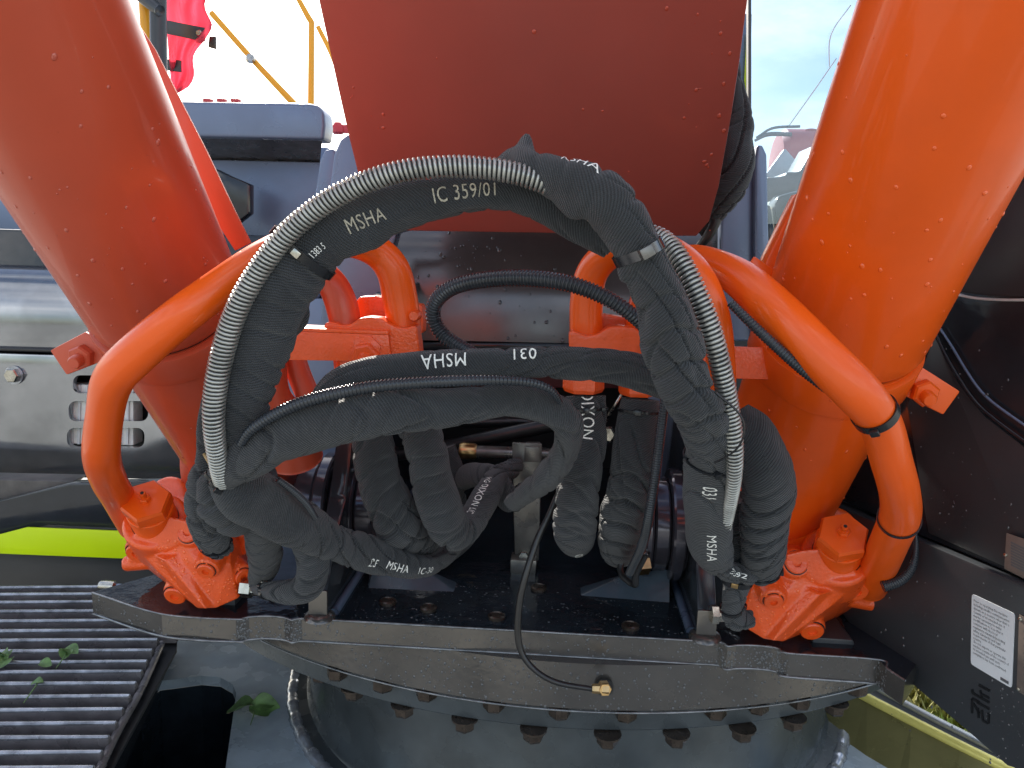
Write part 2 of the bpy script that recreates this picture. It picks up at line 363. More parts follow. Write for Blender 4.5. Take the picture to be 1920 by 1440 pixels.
def coil(name, P, s, pitch, m, parent, rw, per=12, ns=6, r_in=0.):
    """a real wound wire around the hose"""
    T, N, B = frames(P); a = 2*np.pi*s/pitch
    rad = np.cos(a)[:, None]*N+np.sin(a)[:, None]*B
    ph = np.linspace(0, 2*np.pi, ns, endpoint=False)
    G = P[:, None, :3]+(P[:, 3]-rw)[:, None, None]*rad[:, None]+(rw*np.cos(ph))[None, :, None]*rad[:, None]+(rw*.92*np.sin(ph))[None, :, None]*T[:, None]
    n = len(s); V = G.reshape(-1, 3); i = np.arange(n-1)[:, None]*ns; k = np.arange(ns)[None]; k2 = (k+1) % ns
    F = np.stack([i+k, i+k2, i+ns+k2, i+ns+k], -1).reshape(-1, 4)
    me = bpy.data.meshes.new(name); me.vertices.add(len(V)); me.vertices.foreach_set('co', V.ravel()); nf = len(F)
    me.loops.add(nf*4); me.polygons.add(nf); me.loops.foreach_set('vertex_index', F.ravel()); me.polygons.foreach_set('loop_start', np.arange(nf)*4)
    me.update(calc_edges=True); me.validate()
    return link(name, me, m, parent, True, 0)
def spring_hose(rows, label, pitch=.0052, rw=.0019, wire=WIREM, core=HOSEC, name='spring_guarded_hose'):
    P0, s0 = spline(survey(rows), .004); P0 = smooth_path(P0, 10)
    d = np.r_[0, np.cumsum(np.linalg.norm(np.diff(P0[:, :3], axis=0), axis=1))]; s = np.arange(0, d[-1], pitch/12)
    P = np.c_[[np.interp(s, d, P0[:, k]) for k in range(4)]].T
    r = empty(name, P[0, :3], label, 'hose')
    coil('wire_coil', P, s, pitch, wire, r, rw)
    Pi = P[::10].copy(); Pi[:, 3] -= rw*1.7
    tube_mesh('inner_hose', Pi, s[::10], 20, None, core, r, uv=False)
    return r, P, s
def conduit(rows, label, pitch=.0042, depthf=.17, m=COND, name='corrugated_conduit', parent=None, sharp=.9):
    P0, s0 = spline(survey(rows), .004); P0 = smooth_path(P0, 8)
    d = np.r_[0, np.cumsum(np.linalg.norm(np.diff(P0[:, :3], axis=0), axis=1))]; s = np.arange(0, d[-1], pitch/8)
    P = np.c_[[np.interp(s, d, P0[:, k]) for k in range(4)]].T
    f = lambda S, TH: 1-depthf+depthf*np.clip(.5+.5*np.cos(2*np.pi*S/pitch), 0, 1)**.6
    o, info = tube_mesh(name, P, s, 18, f, m, parent, uv=False)
    if label: tag(o, label, 'conduit')
    return o, info

# stitched lettering that lies on the cloth
def lettering(info, px, py, text, h, parent, flip=False, voff=0., ratio=.8, gap=.05, lm=None):
    G, s, P, T, N, B, seg = (info[k] for k in ('G', 's', 'P', 'T', 'N', 'B', 'seg'))
    pr = np.array([proj(p) for p in P[:, :3]]); i0 = int(np.argmin((pr[:, 0]-px)**2+(pr[:, 1]-py)**2))
    s0 = s[i0]; sgn = 1 if T[i0]@_r > 0 else -1
    if abs(T[i0]@_r) < .35: sgn = -1 if T[i0]@_u > 0 else 1
    if flip: sgn = -sgn
    n0 = CAM-P[i0, :3]; th0 = math.atan2(n0@B[i0], n0@N[i0]); r = P[i0, 3]
    cu = bpy.data.curves.new('tmp', 'FONT'); cu.body = text; cu.size = 1; cu.resolution_u = 3; cu.offset = 0; cu.space_character = 1.08
    to = bpy.data.objects.new('tmp', cu); col.objects.link(to); dgl = bpy.context.evaluated_depsgraph_get(); tm = bpy.data.meshes.new_from_object(to.evaluated_get(dgl)); bpy.data.objects.remove(to)
    bm = bmesh.new(); bm.from_mesh(tm); bmesh.ops.triangulate(bm, faces=bm.faces)
    for _ in range(2):
        es = [e for e in bm.edges if e.calc_length() > .22]
        if es: bmesh.ops.subdivide_edges(bm, edges=es, cuts=1); bmesh.ops.triangulate(bm, faces=bm.faces)
    co = np.array([v.co[:] for v in bm.verts]); sc = h/.70; tot = co[:, 0].max()*sc*ratio
    F = [[v.index for v in f.verts] for f in bm.faces]; bm.free()
    def at(u, v):
        ss = s0+sgn*(u-tot/2); fi = np.interp(ss, s, np.arange(len(s))); th = th0+sgn*(-v/r)
        fj = (th % (2*np.pi))/(2*np.pi)*seg; i = int(min(max(fi, 0), len(s)-2)); a = min(max(fi-i, 0), 1); j = int(fj) % seg; b = fj-int(fj); j2 = (j+1) % seg
        q = (G[i, j]*(1-a)+G[i+1, j]*a)*(1-b)+(G[i, j2]*(1-a)+G[i+1, j2]*a)*b
        return q+nrm(q-P[i, :3])*.0009
    V = [at(x*sc*ratio, (y-.35)*sc+voff) for x, y, _ in co]
    me = bpy.data.meshes.new('lettering'); me.from_pydata([tuple(v) for v in V], [], F); me.update()
    return link('lettering', me, lm or LETTER, parent, False)

def drops(parent, pts, smin, smax, name='water_droplets', m=None, squash=.45):
    """pts: list of (point, normal)"""
    prof = [(1., 0.), (.94, .35), (.70, .72), (.34, .95)]; seg = 8; V = []; F = []
    for p, n in pts:
        x, y, a = basis(n); s = smin+(smax-smin)*random.random()**2.2; k0 = len(V); el = 1+.5*random.random(); t0 = random.random()*6
        for r, h in prof:
            for k in range(seg):
                t = 2*math.pi*k/seg; V.append(p+s*(r*math.cos(t)*x*1.0+r*math.sin(t)*y*el)+a*h*s*squash)
        V.append(p+a*s*squash)
        for i in range(3):
            for k in range(seg):
                k2 = (k+1) % seg; F.append([k0+i*seg+k, k0+i*seg+k2, k0+(i+1)*seg+k2, k0+(i+1)*seg+k])
        for k in range(seg): F.append([k0+3*seg+k, k0+3*seg+(k+1) % seg, k0+4*seg])
    me = bpy.data.meshes.new(name); me.from_pydata([tuple(map(float, v)) for v in V], [], F); me.update()
    o = link(name, me, m or SDROP, parent, True, 0); o['kind'] = 'stuff'
    return o
def tie(info, px, py, m, parent, w=.006, head=True, grow=1.06, name='cable_tie', headm=None, hs=1.):
    G, s, P, T = info['G'], info['s'], info['P'], info['T']
    pr = np.array([proj(p) for p in P[:, :3]]); i = int(np.argmin((pr[:, 0]-px)**2+(pr[:, 1]-py)**2))
    c = P[i, :3]; ring = c+(G[i]-c)*grow; t = T[i]; V = []; F = []; n = len(ring); ce = c
    for q in ring:
        d = nrm(q-ce)
        V += [q-t*w/2, q+t*w/2, q+t*w/2+d*.0016, q-t*w/2+d*.0016]
    for k in range(n):
        a = 4*k; b = 4*((k+1) % n)
        for e in range(4): F.append([a+e, a+(e+1) % 4, b+(e+1) % 4, b+e])
    o = pyd(name, V, F, m, parent, smooth=True, angle=40)
    if head:
        j = int(np.argmin([np.hypot(proj(q)[0]-px, proj(q)[1]-py) + 50*depth(q) for q in ring])); q = ring[j]; d = nrm(q-ce); x = t; y = np.cross(d, t)
        box('tie_head', q+d*.004, (.009*hs, .011*hs, .008*hs), headm or m, o, .0012, rot=np.array([x, y, d]).T)
    return o

# ================================================================== SETTING: ground
me = bpy.data.meshes.new('ground'); me.from_pydata([(-400, -400, 0), (400, -400, 0), (400, 400, 0), (-400, 400, 0)], [], [[0, 1, 2, 3]])
GROUND = mat('grass_and_gravel', (.33, .325, .30), .9, nscale=1.2, col2=(.20, .20, .175), bump=.6, bscale=30)
link('ground', me, GROUND, None, False)['kind'] = 'structure'

# grass tufts seen through the gap beside the frame
V = []; F = []
for i in range(16000):
    p = np.array([random.uniform(.95, 3.8), random.uniform(1.4, 6.5), 0.])
    if i < 5200:
        px = 1600+random.random()*330; py = 1235+random.random()*200; p = WZ(px, py, 0.)
    h = .05+.10*random.random(); a = random.random()*6.3; w = .006+.012*random.random(); lean = np.array([random.gauss(0, .4), random.gauss(0, .4), 1])*h
    dx = np.array([math.cos(a), math.sin(a), 0])*w; k = len(V)
    V += [p-dx, p+dx, p+dx*.8+lean*.6, p+lean, p-dx*.8+lean*.6]; F.append([k, k+1, k+2, k+3, k+4])
me = bpy.data.meshes.new('grass'); me.from_pydata([tuple(v) for v in V], [], F); link('grass', me, GRASSM, None, False)['kind'] = 'stuff'

# ================================================================== UNDERCARRIAGE
ZU = .51
uc = empty('crawler_base', (0.1, 1.9, ZU-.3), 'wet grey undercarriage frame of the excavator with a rounded dark opening, under the turntable', 'machine frame')
base = prism('top_plate', [WZ(x, y, ZU)-np.array([0, 0, .03]) for x, y in [(255, 1130), (700, 1130), (1200, 1150), (1630, 1290), (1900, 1455), (2000, 1700), (0, 1700), (60, 1560)]], (0, 0, .03), FRAMEP, None, 0)
hole = [(236, 1345), (262, 1302), (300, 1277), (377, 1267), (413, 1270), (436, 1283), (443, 1300), (432, 1377), (423, 1440), (408, 1560), (120, 1560), (190, 1440)]
cut = prism('cutter', [WZ(x, y, ZU)-np.array([0, 0, .1]) for x, y in hole], (0, 0, .2), FRAMEP, None, 0)
bo = base.modifiers.new('b', 'BOOLEAN'); bo.operation = 'DIFFERENCE'; bo.object = cut; bo.solver = 'EXACT'
dg = bpy.context.evaluated_depsgraph_get(); nm = bpy.data.meshes.new_from_object(base.evaluated_get(dg)); base.modifiers.clear(); nm.name = 'top_plate'
bpy.data.objects.remove(cut); bpy.data.objects.remove(base)
link('top_plate', nm, FRAMEP, uc, False)
prism('opening_shade_pan', [WZ(x, y, ZU)+np.array([0, 0, -.35]) for x, y in [(100, 1240), (470, 1240), (450, 1620), (60, 1620)]], (0, 0, .02), DARK, uc, 0)  # dark pan added underneath to give the opening its shade
# sheet wall around the opening so it reads as a deep pocket
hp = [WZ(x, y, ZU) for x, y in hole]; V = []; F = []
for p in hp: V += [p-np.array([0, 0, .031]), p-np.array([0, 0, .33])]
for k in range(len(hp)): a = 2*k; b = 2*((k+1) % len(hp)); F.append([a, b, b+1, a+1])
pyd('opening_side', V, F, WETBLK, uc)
# outer rib with beaded weld between track and frame
rib = [WZ(x, y, .60) for x, y in [(318, 1180), (292, 1235), (262, 1300), (225, 1375), (180, 1460), (140, 1530)]]
pipe('edge_rib', [[*p, .009] for p in rib], BLACKP, uc, raw=True, seg=12)
rb = []
for i in range(46):
    t = random.random()*.42; k = t*(len(rib)-1); a = int(k); p = rib[a]*(1-(k-a))+rib[a+1]*(k-a)+np.array([random.gauss(0, .002), 0, .009]); rb.append((p, nrm((0, -.3, 1))))
drops(uc, rb, .003, .009, m=STEEL)
prism('rib_plate', [WZ(x, y, .60)-np.array([0, 0, .004]) for x, y in [(318, 1180), (292, 1235), (225, 1375), (140, 1530)]]+[WZ(x, y, .60)-np.array([0, 0, .09]) for x, y in [(140, 1530), (225, 1375), (292, 1235), (318, 1180)]], (.008, 0, 0), BLACKP, uc, 0)

# turntable pedestal
DC = np.array([.14, 2.30]); DR = .825
ped = empty('turntable_pedestal', (DC[0], DC[1], ZU), 'round grey pedestal with a silvery weld ring at its foot, below the bolted turntable ring', 'pedestal')
lathe('drum', [(DR+.01, 0.0), (DR+.01, .012), (DR-.035, .016), (DR-.045, .03), (DR-.045, .39)], (DC[0], DC[1], ZU), (0, 0, 1), DRUMP, ped, 128, angle=40)
V = []; F = []; ns = 8; nn = 400
for k in range(nn):
    a = 2*math.pi*k/nn; rr = .014+.0012*math.sin(a*150)+.001*math.sin(a*61); c = np.array([DC[0]+(DR+.004)*math.cos(a), DC[1]+(DR+.004)*math.sin(a), ZU+.004]); o_ = np.array([math.cos(a), math.sin(a), 0])
    for j in range(ns):
        t = 2*math.pi*j/ns; V.append(c+o_*rr*math.cos(t)*1.3+np.array([0, 0, rr*math.sin(t)]))
for k in range(nn):
    for j in range(ns): F.append([k*ns+j, k*ns+(j+1) % ns, ((k+1) % nn)*ns+(j+1) % ns, ((k+1) % nn)*ns+j])
pyd('weld_ring', V, F, TRIM, ped, smooth=True, angle=0)

# slewing ring bands with two rows of bolts
sr = empty('turntable_ring', (.12, 2.57, .9), 'dark turntable ring with two rows of hanging hex bolts, below the front deck edge', 'turntable ring')
def band(name, cx, cy, r, z0, z1, m, par, a0=-150, a1=-30, th=.12):
    V = []; F = []; n = 120
    for k in range(n+1):
        a = R(a0+(a1-a0)*k/n); c, s_ = math.cos(a), math.sin(a)
        V += [(cx+r*c, cy+r*s_, z0+.004), (cx+(r-.004)*c, cy+(r-.004)*s_, z0), (cx+(r-th)*c, cy+(r-th)*s_, z0), (cx+(r-th)*c, cy+(r-th)*s_, z1), (cx+r*c, cy+r*s_, z1)]
    for k in range(n):
        for j in range(5): F.append([k*5+j, k*5+(j+1) % 5, k*5+5+(j+1) % 5, k*5+5+j])
    return pyd(name, V, F, m, par, smooth=True, angle=30)
band('ring_band', .125, 2.58, 1.215, .900, .962, DRUMP, sr, th=.40)
for i, (x, y) in enumerate([(545, 1232), (598, 1268), (660, 1301), (755, 1333), (870, 1360), (1000, 1380), (1140, 1390), (1270, 1388), (1395, 1378), (1490, 1358), (1570, 1330)]):
    p = WZ(x, y-8, .90); hexhead('hanging_bolt', p+np.array([0, .012, 0]), (0, 0, -1), .0205, .024, BOLTM, sr, phase=random.random())
    lathe('washer', [(.0265, 0), (.0265, .004)], p+np.array([0, .012, .001]), (0, 0, -1), BOLTM, sr, 24)
for i, (x, y) in enumerate([(628, 1268), (715, 1290), (797, 1306), (925, 1327), (1050, 1340), (1175, 1345), (1345, 1341), (1425, 1331), (1505, 1322), (1612, 1298)]):
    p = WZ(x, y-9, .957); hexhead('hanging_bolt', p+np.array([0, .016, 0]), (0, 0, -1), .0215, .022, BOLTM, sr, phase=random.random())

# ================================================================== DECK
ZD = 1.10
dk = empty('front_deck', (0, 1.8, ZD-.1), 'wet black steel front deck with thick grey drop-covered edge, between the two boom cylinders', 'deck')
top = [(172, 1111), (303, 1151), (442, 1161), (455, 1159), (467, 1157), (500, 1155), (533, 1158), (548, 1163), (560, 1168), (640, 1172), (800, 1183), (960, 1190), (1120, 1198), (1280, 1208), (1352, 1215), (1364, 1212), (1380, 1210), (1413, 1210), (1447, 1213), (1464, 1218), (1480, 1225), (1647, 1237), (1664, 1254), (1697, 1276), (1722, 1240)]
tp = [WZ(x, y, ZD) for x, y in top]
for p in tp[8:15]: p[1] = 1.362
outline = tp + [np.array([.90, 2.8, ZD]), np.array([-.90, 2.8, ZD]), WZ(300, 1075, ZD)]
inner = [p+np.array([0, .006, 0]) for p in tp]
n = len(outline)
TH = .046
V = [np.array(p) for p in outline]+[np.array(p)-np.array([0, 0, TH]) for p in outline]
pyd('edge_plate', V, [[i, (i+1) % n, n+(i+1) % n, n+i] for i in range(n)]+[list(range(n, 2*n))], EDGEP, dk, smooth=False)
pyd('deck_plate', [p+np.array([0, .0, .0005]) for p in outline], [list(range(n))], WETBLK, dk)
# bright worn rims of the plate edge
pipe('worn_rim', [[*(p+np.array([0, -.0005, .0002])), .0022] for p in tp[:24]], RIM, dk, raw=True, seg=6, sm=0)
pipe('lower_rim', [[*(p+np.array([0, -.0005, -TH])), .0026] for p in tp[:22]], RIM, dk, raw=True, seg=6, sm=0)
wb = band('curved_apron', .141, 2.60, 1.262, .958, ZD-TH+.0, EDGEP, dk, -128, -52, .03)
pipe('apron_rim', [[.141+1.2635*math.cos(R(a)), 2.60+1.2635*math.sin(R(a)), .958, .0022] for a in range(-126, -53, 3)], RIM, dk, raw=True, seg=6, sm=0)
# drops on edge face, apron and deck
dl = []
for i in range(1000):
    k = random.random()*(len(tp)-3); a = int(k); p = tp[a]*(1-(k-a))+tp[a+1]*(k-a); e = tp[a+1]-tp[a]; nn_ = nrm((e[1], -e[0], 0))
    zz = random.random()**(.7); dl.append((p+nn_*.0002-np.array([0, 0, TH*zz]), nn_))
drops(dk, dl, .0008, .0027)
dl = []
for i in range(750):
    a = R(random.uniform(-122, -58)); nn_ = np.array([math.cos(a), math.sin(a), 0]); dl.append((np.array([.141, 2.6, 0])+nn_*1.2622+np.array([0, 0, random.uniform(.96, 1.052)]), nn_))
drops(dk, dl, .0008, .0030)
dl = []
for i in range(700):
    p = WZ(random.uniform(560, 1330), random.uniform(1085, 1200)+0, ZD); 
    if p[1] < 1.365+.01: continue
    dl.append((p+np.array([0, 0, .0006]), np.array([0, 0, 1.])))
drops(dk, dl, .0006, .0022)
for x, y in [(727, 1131), (803, 1143), (931, 1159), (1182, 1177), (520, 1120), (1010, 1105)]:
    p = WZ(x, y, ZD); lathe('flush_bolt', [(.017, 0), (.017, .006), (.013, .008), (.012, .006), (.010, .006)], p, (0, 0, 1), BOLTM, dk, 24)
# side uprights (boom foot / cylinder foot plates) with rounded polished noses
for sx, xs, nose in ((-1, -.36, (598, 1160)), (1, .355, (1322, 1198))):
    pn = WZ(nose[0], nose[1], ZD)
    pr = [(pn[1], 0), (pn[1], .055), (pn[1]+.05, .13), (1.50, .20), (1.60, .42), (1.9, .60), (2.6, .62), (2.6, 0)]
    up = prism('side_upright', [np.array([pn[0]-.018, y, ZD+z]) for y, z in pr], (.036, 0, 0), BLACKP, dk, .006)
    box('nose_face', (pn[0], pn[1]-.003, ZD+.030), (.037, .007, .058), EDGEP, dk, .003)
    lathe('weld_foot', [(.031, 0), (.028, .007), (.020, .012)], (pn[0], pn[1]+.006, ZD), (0, 0, 1), EDGEP, dk, 20)
    pipe('weld_bead', [[pn[0]-sx*.024, pn[1]+.02, ZD+.004, .009], [pn[0]-sx*.024, 1.7, ZD+.004, .008], [pn[0]-sx*.024, 2.3, ZD+.004, .008]], SKYTINT, dk, raw=True, seg=10)
GUSS = mat('wet_gusset_paint', (.06, .085, .11), .22, noise_amt=.3, nscale=12, rvar=.08)
# triangular gussets
prism('gusset', [WZ(693, 1078, ZD), WZ(850, 1107, ZD), WZ(690, 1098, ZD)+np.array([0, 0, 0])]+[WZ(690, 1098, ZD)+np.array([0, 0, .001])], (0, 0, .004), GUSS, dk, 0)
pyd('gusset', [WZ(690, 1103, ZD), WZ(852, 1110, ZD), WZ(800, 1092, ZD)+np.array([0, 0, .030]), WZ(700, 1090, ZD)+np.array([0, 0, .034]), WZ(852, 1106, ZD)+np.array([0, .04, 0]), WZ(690, 1098, ZD)+np.array([0, .06, 0])], [[0, 1, 2, 3], [2, 1, 4], [3, 2, 4, 5], [0, 3, 5]], GUSS, dk, bevel=.003)
pyd('gusset', [WZ(1088, 1117, ZD), WZ(1255, 1130, ZD), WZ(1252, 1118, ZD)+np.array([0, 0, .06]), WZ(1180, 1110, ZD)+np.array([0, 0, .045]), WZ(1088, 1115, ZD)+np.array([0, .04, 0]), WZ(1255, 1110, ZD)+np.array([0, .07, 0])], [[0, 1, 2, 3], [3, 2, 5, 4], [0, 3, 4]], GUSS, dk, bevel=.003)
# rear rod at the left end of the deck
pipe('rear_rod', [(196, 1099, 1.62, 12), (300, 1104, 1.62, 12), (420, 1112, 1.62, 12)], SKYTINT, dk, seg=12)
lathe('rod_end', [(.011, 0), (.013, .01), (.012, .035), (.008, .04)], W(188, 1098, 1.62), (1, 0, 0), STEEL, dk, 12)
pprism('bearing_pad', [(372, 1118), (440, 1120), (442, 1163), (385, 1160)], 1.40, .12, SIDEP, dk, .004)
pprism('bearing_pad', [(1525, 1195), (1600, 1200), (1610, 1232), (1520, 1228)], 1.38, .12, SIDEP, dk, .004)
# back wall of the deck bay: dark
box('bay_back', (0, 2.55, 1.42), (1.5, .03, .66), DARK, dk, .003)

# ================================================================== TRACK (left)
tr = empty('ribbed_track_shoe', WZ(120, 1300, .86), 'dark ribbed metal track shoe surface with wet edges, at the lower left', 'track')
ys = [1101, 1115, 1129, 1147, 1165, 1184, 1202, 1222, 1243, 1262, 1284, 1308, 1333, 1359, 1386, 1414, 1443, 1474, 1506]
for i, y in enumerate(ys):
    xr = 330 if y < 1190 else 300-(y-1190)*.50
    a = WZ(-420, y+6, .86); b = WZ(xr, y-1, .86); h = .032+.012*(i % 3 == 0)
    d = np.array([0, .010, 0])
    V = [a, b, b+d, a+d, a-np.array([0, .002, h]), b-np.array([0, .002, h]), b+d-np.array([0, -.012, h]), a+d-np.array([0, -.012, h])]
    fs = [[0, 1, 2, 3], [4, 5, 1, 0], [5, 6, 2, 1], [6, 7, 3, 2], [7, 4, 0, 3], [4, 7, 6, 5]]
    sl = pyd('rib', V, fs, TRACKP, tr, bevel=.002)
    e = np.array([0, 0, .0006]); pipe('wet_edge', [[*(a+e+np.array([0, .004, 0])), .0050], [*(.5*(a+b)+e+np.array([0, .004, random.uniform(-.001, .001)])), .0058], [*(b+e+np.array([0, .004, 0])), .0042]], TRIM2, sl, raw=True, seg=8, sm=0).__class__
prism('bed_plate', [WZ(x, y, .86)-np.array([0, 0, .046]) for x, y in [(-460, 1085), (335, 1085), (330, 1190), (120, 1560), (-700, 1560)]], (0, 0, .008), DARK, tr, 0)
pipe('end_rib', [[*(WZ(x, y, .86)-np.array([0, 0, .02])), .008] for x, y in [(303, 1192), (262, 1280), (222, 1350), (182, 1430), (130, 1530)]], TRACKP, tr, raw=True, seg=10)

def leaf(parent, p, size, rz, tilt, fold=.5):
    V = []; F = []; n = 7
    for i in range(n+1):
        t = i/n; w = math.sin(math.pi*min(1, t*.94+.03))**.8*.42; z = .10*math.sin(t*5)
        for j in (-1, -.5, 0, .5, 1): V.append((t-.5, w*j, z+abs(j)*w*fold+.02*math.sin(9*t+j*2)))
    for i in range(n):
        for j in range(4): k = i*5+j; F.append([k, k+1, k+6, k+5])
    Mx = Matrix.Translation(Vector(p)) @ Matrix.Rotation(rz, 4, 'Z') @ Matrix.Rotation(tilt, 4, 'X') @ Matrix.Scale(size, 4)
    me = bpy.data.meshes.new('leaf_blade'); me.from_pydata([tuple(Mx @ Vector(v)) for v in V], [], F)
    return link('leaf_blade', me, LEAF, parent, True, 0)
def sprig(px, py, z, label, n, size, stem=True):
    p = WZ(px, py, z); r = empty('leaf_sprig', p, label, 'leaf')
    for i in range(n):
        a = random.random()*6.3; leaf(r, p+np.array([math.cos(a), math.sin(a), 0])*size*.4*(n > 1)+np.array([0, 0, .006+.004*i]), size*(.8+.5*random.random()), a, random.uniform(-.6, .6))
    if stem: pipe('stem', [[*(p+np.array([0, 0, .004])), .0018], [*(p+np.array([.015, -.03, .012])), .0016], [*(p+np.array([.02, -.07, .004])), .0012]], LEAF, r, raw=True, seg=6)
    return r
sprig(475, 1333, ZU, 'crumpled green leaf lying on the wet frame plate beside the pedestal', 3, .075)
sprig(126, 1226, .862, 'small yellow green sprig standing on the track ribs, nearest the deck corner', 2, .030)
sprig(12, 1248, .862, 'bright grassy tuft of leaves at the left photo edge on the track ribs', 5, .032, False)
sprig(78, 1252, .862, 'dull dark green leaf on the track ribs between two brighter sprigs', 2, .026, False)
sprig(70, 1285, .862, 'thin pale green grass blade lying across the track ribs, lowest of the plant bits', 1, .03)

# right frame arm seen below the deck
arm = empty('crawler_beam', WZ(1750, 1400, .55), 'dark undercarriage arm with olive grass reflection and a bright rounded top edge, at the lower right', 'machine frame')
e1 = [WZ(x, y, .60) for x, y in [(1560, 1272), (1625, 1308), (1710, 1352), (1800, 1398), (1885, 1440), (2000, 1500)]]
e1b = [WZ(x, y, .60)-np.array([.0, .02, .28]) for x, y in [(1500, 1380), (1560, 1420), (1640, 1480), (1700, 1540), (1780, 1600), (1900, 1680)]]
pyd('arm_web', e1+e1b, [[i, i+1, 7+i, 6+i] for i in range(5)], OLIVE, arm)
pipe('arm_top_edge', [[*p, .013] for p in e1], mat('yellow_edge_glint', (.92, .80, .22), .2, metal=.2, noise_amt=.2), arm, raw=True, seg=16)  # yellow stands for the bright reflection on the rounded edge
e2 = [WZ(x, y, .56) for x, y in [(1560, 1236), (1640, 1289), (1700, 1323), (1760, 1355), (1825, 1388), (2000, 1480)]]
pyd('arm_flange', [p-np.array([0, 0, .03]) for p in e1]+[p for p in e2], [[i, i+1, 7+i, 6+i] for i in range(5)], SIDEP, arm)
pipe('arm_far_edge', [[*(p+np.array([.0, .0, 0])), .013] for p in e2], mat('pale_edge_glint', (.60, .60, .56), .12, metal=.5), arm, raw=True, seg=16)  # pale colour paints the sky glint along this edge

# ================================================================== BOOM
bt, bb = 1.10, 1.78
def BM(px, py, t):   # point on boom underside: plane through two surveyed edges
    return WP(px, py, PB, NB)
PB = W(1027, 436, 1.75); pt_ = W(1000, -20, 1.36); NB = nrm(np.cross(pt_-PB, np.array([1., 0, 0])))
boom = empty('boom', PB, 'wide haze-dulled red excavator boom leaning over the hoses, at top centre', 'boom')
fr = [(420, -640), (560, -140), (597, 0), (633, 165), (655, 262), (672, 330), (684, 378), (700, 408), (722, 426), (752, 433), (1010, 437), (1270, 443), (1306, 443), (1330, 415), (1348, 350), (1372, 215), (1388, 110), (1402, 0), (1416, -140), (1470, -640)]
F0 = [WP(x, y, PB, NB) for x, y in fr]; nb = NB if NB[1] > 0 else -NB
ext = np.array([0, .9, .42])
prism('underside_plate', F0, nrm(ext)*.03, REDHAZE, boom, .004)
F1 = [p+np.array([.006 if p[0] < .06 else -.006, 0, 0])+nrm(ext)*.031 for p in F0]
prism('boom_body', F1, ext, REDHAZE, boom, 0)
dl = [(WP(random.uniform(1280, 1385), random.uniform(0, 440), PB, NB)-nb*.0003, -nb) for i in range(30)]+[(WP(random.uniform(650, 720), random.uniform(150, 260), PB, NB)-nb*.0003, -nb) for i in range(7)]+[(WP(random.uniform(700, 1280), random.uniform(0, 420), PB, NB)-nb*.0003, -nb) for i in range(16)]
dl = [d for d in dl if proj(d[0])[0] < 1400-(proj(d[0])[1]*.14)-8 or proj(d[0])[0] < 1290]
drops(boom, dl, .0009, .0042, m=RDROP)

# cover plate behind, below the boom
cp = empty('swivel_cover', W(900, 540, 2.25), 'dark glossy curved cover plate with rain drops, behind the small looped conduit under the boom', 'cover')
V = []; F = []; prof = [(400, 2.50), (430, 2.40), (460, 2.34), (500, 2.31), (560, 2.29), (640, 2.28)]
XS = [560+ i*(1360-560)/12 for i in range(13)]
for py, Y in prof:
    for x in XS: V.append(W(x, py+(x-900)*.02, Y))
for i in range(len(prof)-1):
    for j in range(12): k = i*13+j; F.append([k, k+1, k+14, k+13])
COVR = mat('bronze_black_gloss', (.15, .14, .14), .20, metal=.45, noise_amt=.35, nscale=3, rvar=.07, bump=.3, bscale=5)
pyd('cover_sheet', V, F, COVR, cp, smooth=True, angle=60)
pprism('cover_lip', [(560, 640), (1360, 650), (1360, 662), (560, 654)], 2.25, .06, BLACKP, cp, .004)
dl = []
for i in range(90):
    px, py = (random.uniform(780, 1060), random.uniform(455, 640)) if i > 30 else (random.gauss(885, 40), random.gauss(475, 16))
    Y = np.interp(py-(px-900)*.02, [p[0] for p in prof], [p[1] for p in prof]); dl.append((W(px, py, Y-.002), nrm((0, -1, .25))))
for i in range(34): dl.append((W(random.uniform(860, 1065), 658+random.gauss(0, 2), 2.247), nrm((0, -1, 0))))
drops(cp, dl, .0016, .0060, m=None)
def fake(): pass
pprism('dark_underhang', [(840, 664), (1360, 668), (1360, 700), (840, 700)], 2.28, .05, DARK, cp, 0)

box('sun_blocker', (-.11, 2.62, 1.85), (.88, .03, .62), DARK, cp, .003)  # unseen box added behind the boom to keep sun off the bay
# interior bits in the bay
bay = empty('bay_pipework', W(900, 850, 2.0), 'dull bronze cross tube with black hoses in the dark bay under the sleeves', 'pipework')
pipe('cross_tube', [(860, 846, 1.95, 24), (920, 848, 1.95, 24), (1040, 852, 1.95, 24)], BRACK, bay)
lathe('tube_collar', [(.02, 0), (.023, .01), (.021, .04), (.018, .045)], W(862, 845, 1.95), (1, 0, 0), BRASS, bay, 24)
pipe('loose_hose', [(700, 860, 2.02, 24), (840, 836, 2.02, 24), (960, 812, 2.0, 28), (1060, 790, 1.98, 28), (1120, 770, 2., 26)], RUBB, bay)
pipe('loose_hose', [(760, 760, 2.1, 20), (860, 790, 2.1, 20), (980, 790, 2.1, 20), (1010, 800, 2.1, 14)], RUBB, bay)
pipe('loose_hose', [(640, 815, 2.2, 16), (780, 850, 2.2, 16), (860, 900, 2.2, 16)], RUBB, bay)
pprism('rear_beam', [(740, 670), (1300, 676), (1300, 730), (740, 724)], 2.3, .05, mat('maroon_paint', (.10, .02, .02), .4), bay, .005)
pprism('sky_tinted_back_plate', [(480, 560), (760, 560), (760, 930), (480, 930)], 2.20, .02, SKYTINT, bay, .004)
pprism('sky_tinted_back_plate', [(1215, 740), (1305, 740), (1305, 960), (1240, 960)], 1.95, .02, SKYTINT, bay, .004)
lathe('fitting', [(.02, 0), (.02, .05), (.014, .055), (.014, .09)], W(1140, 815, 1.9), nrm((-.7, 0, -.5)), STEEL, bay, 6)
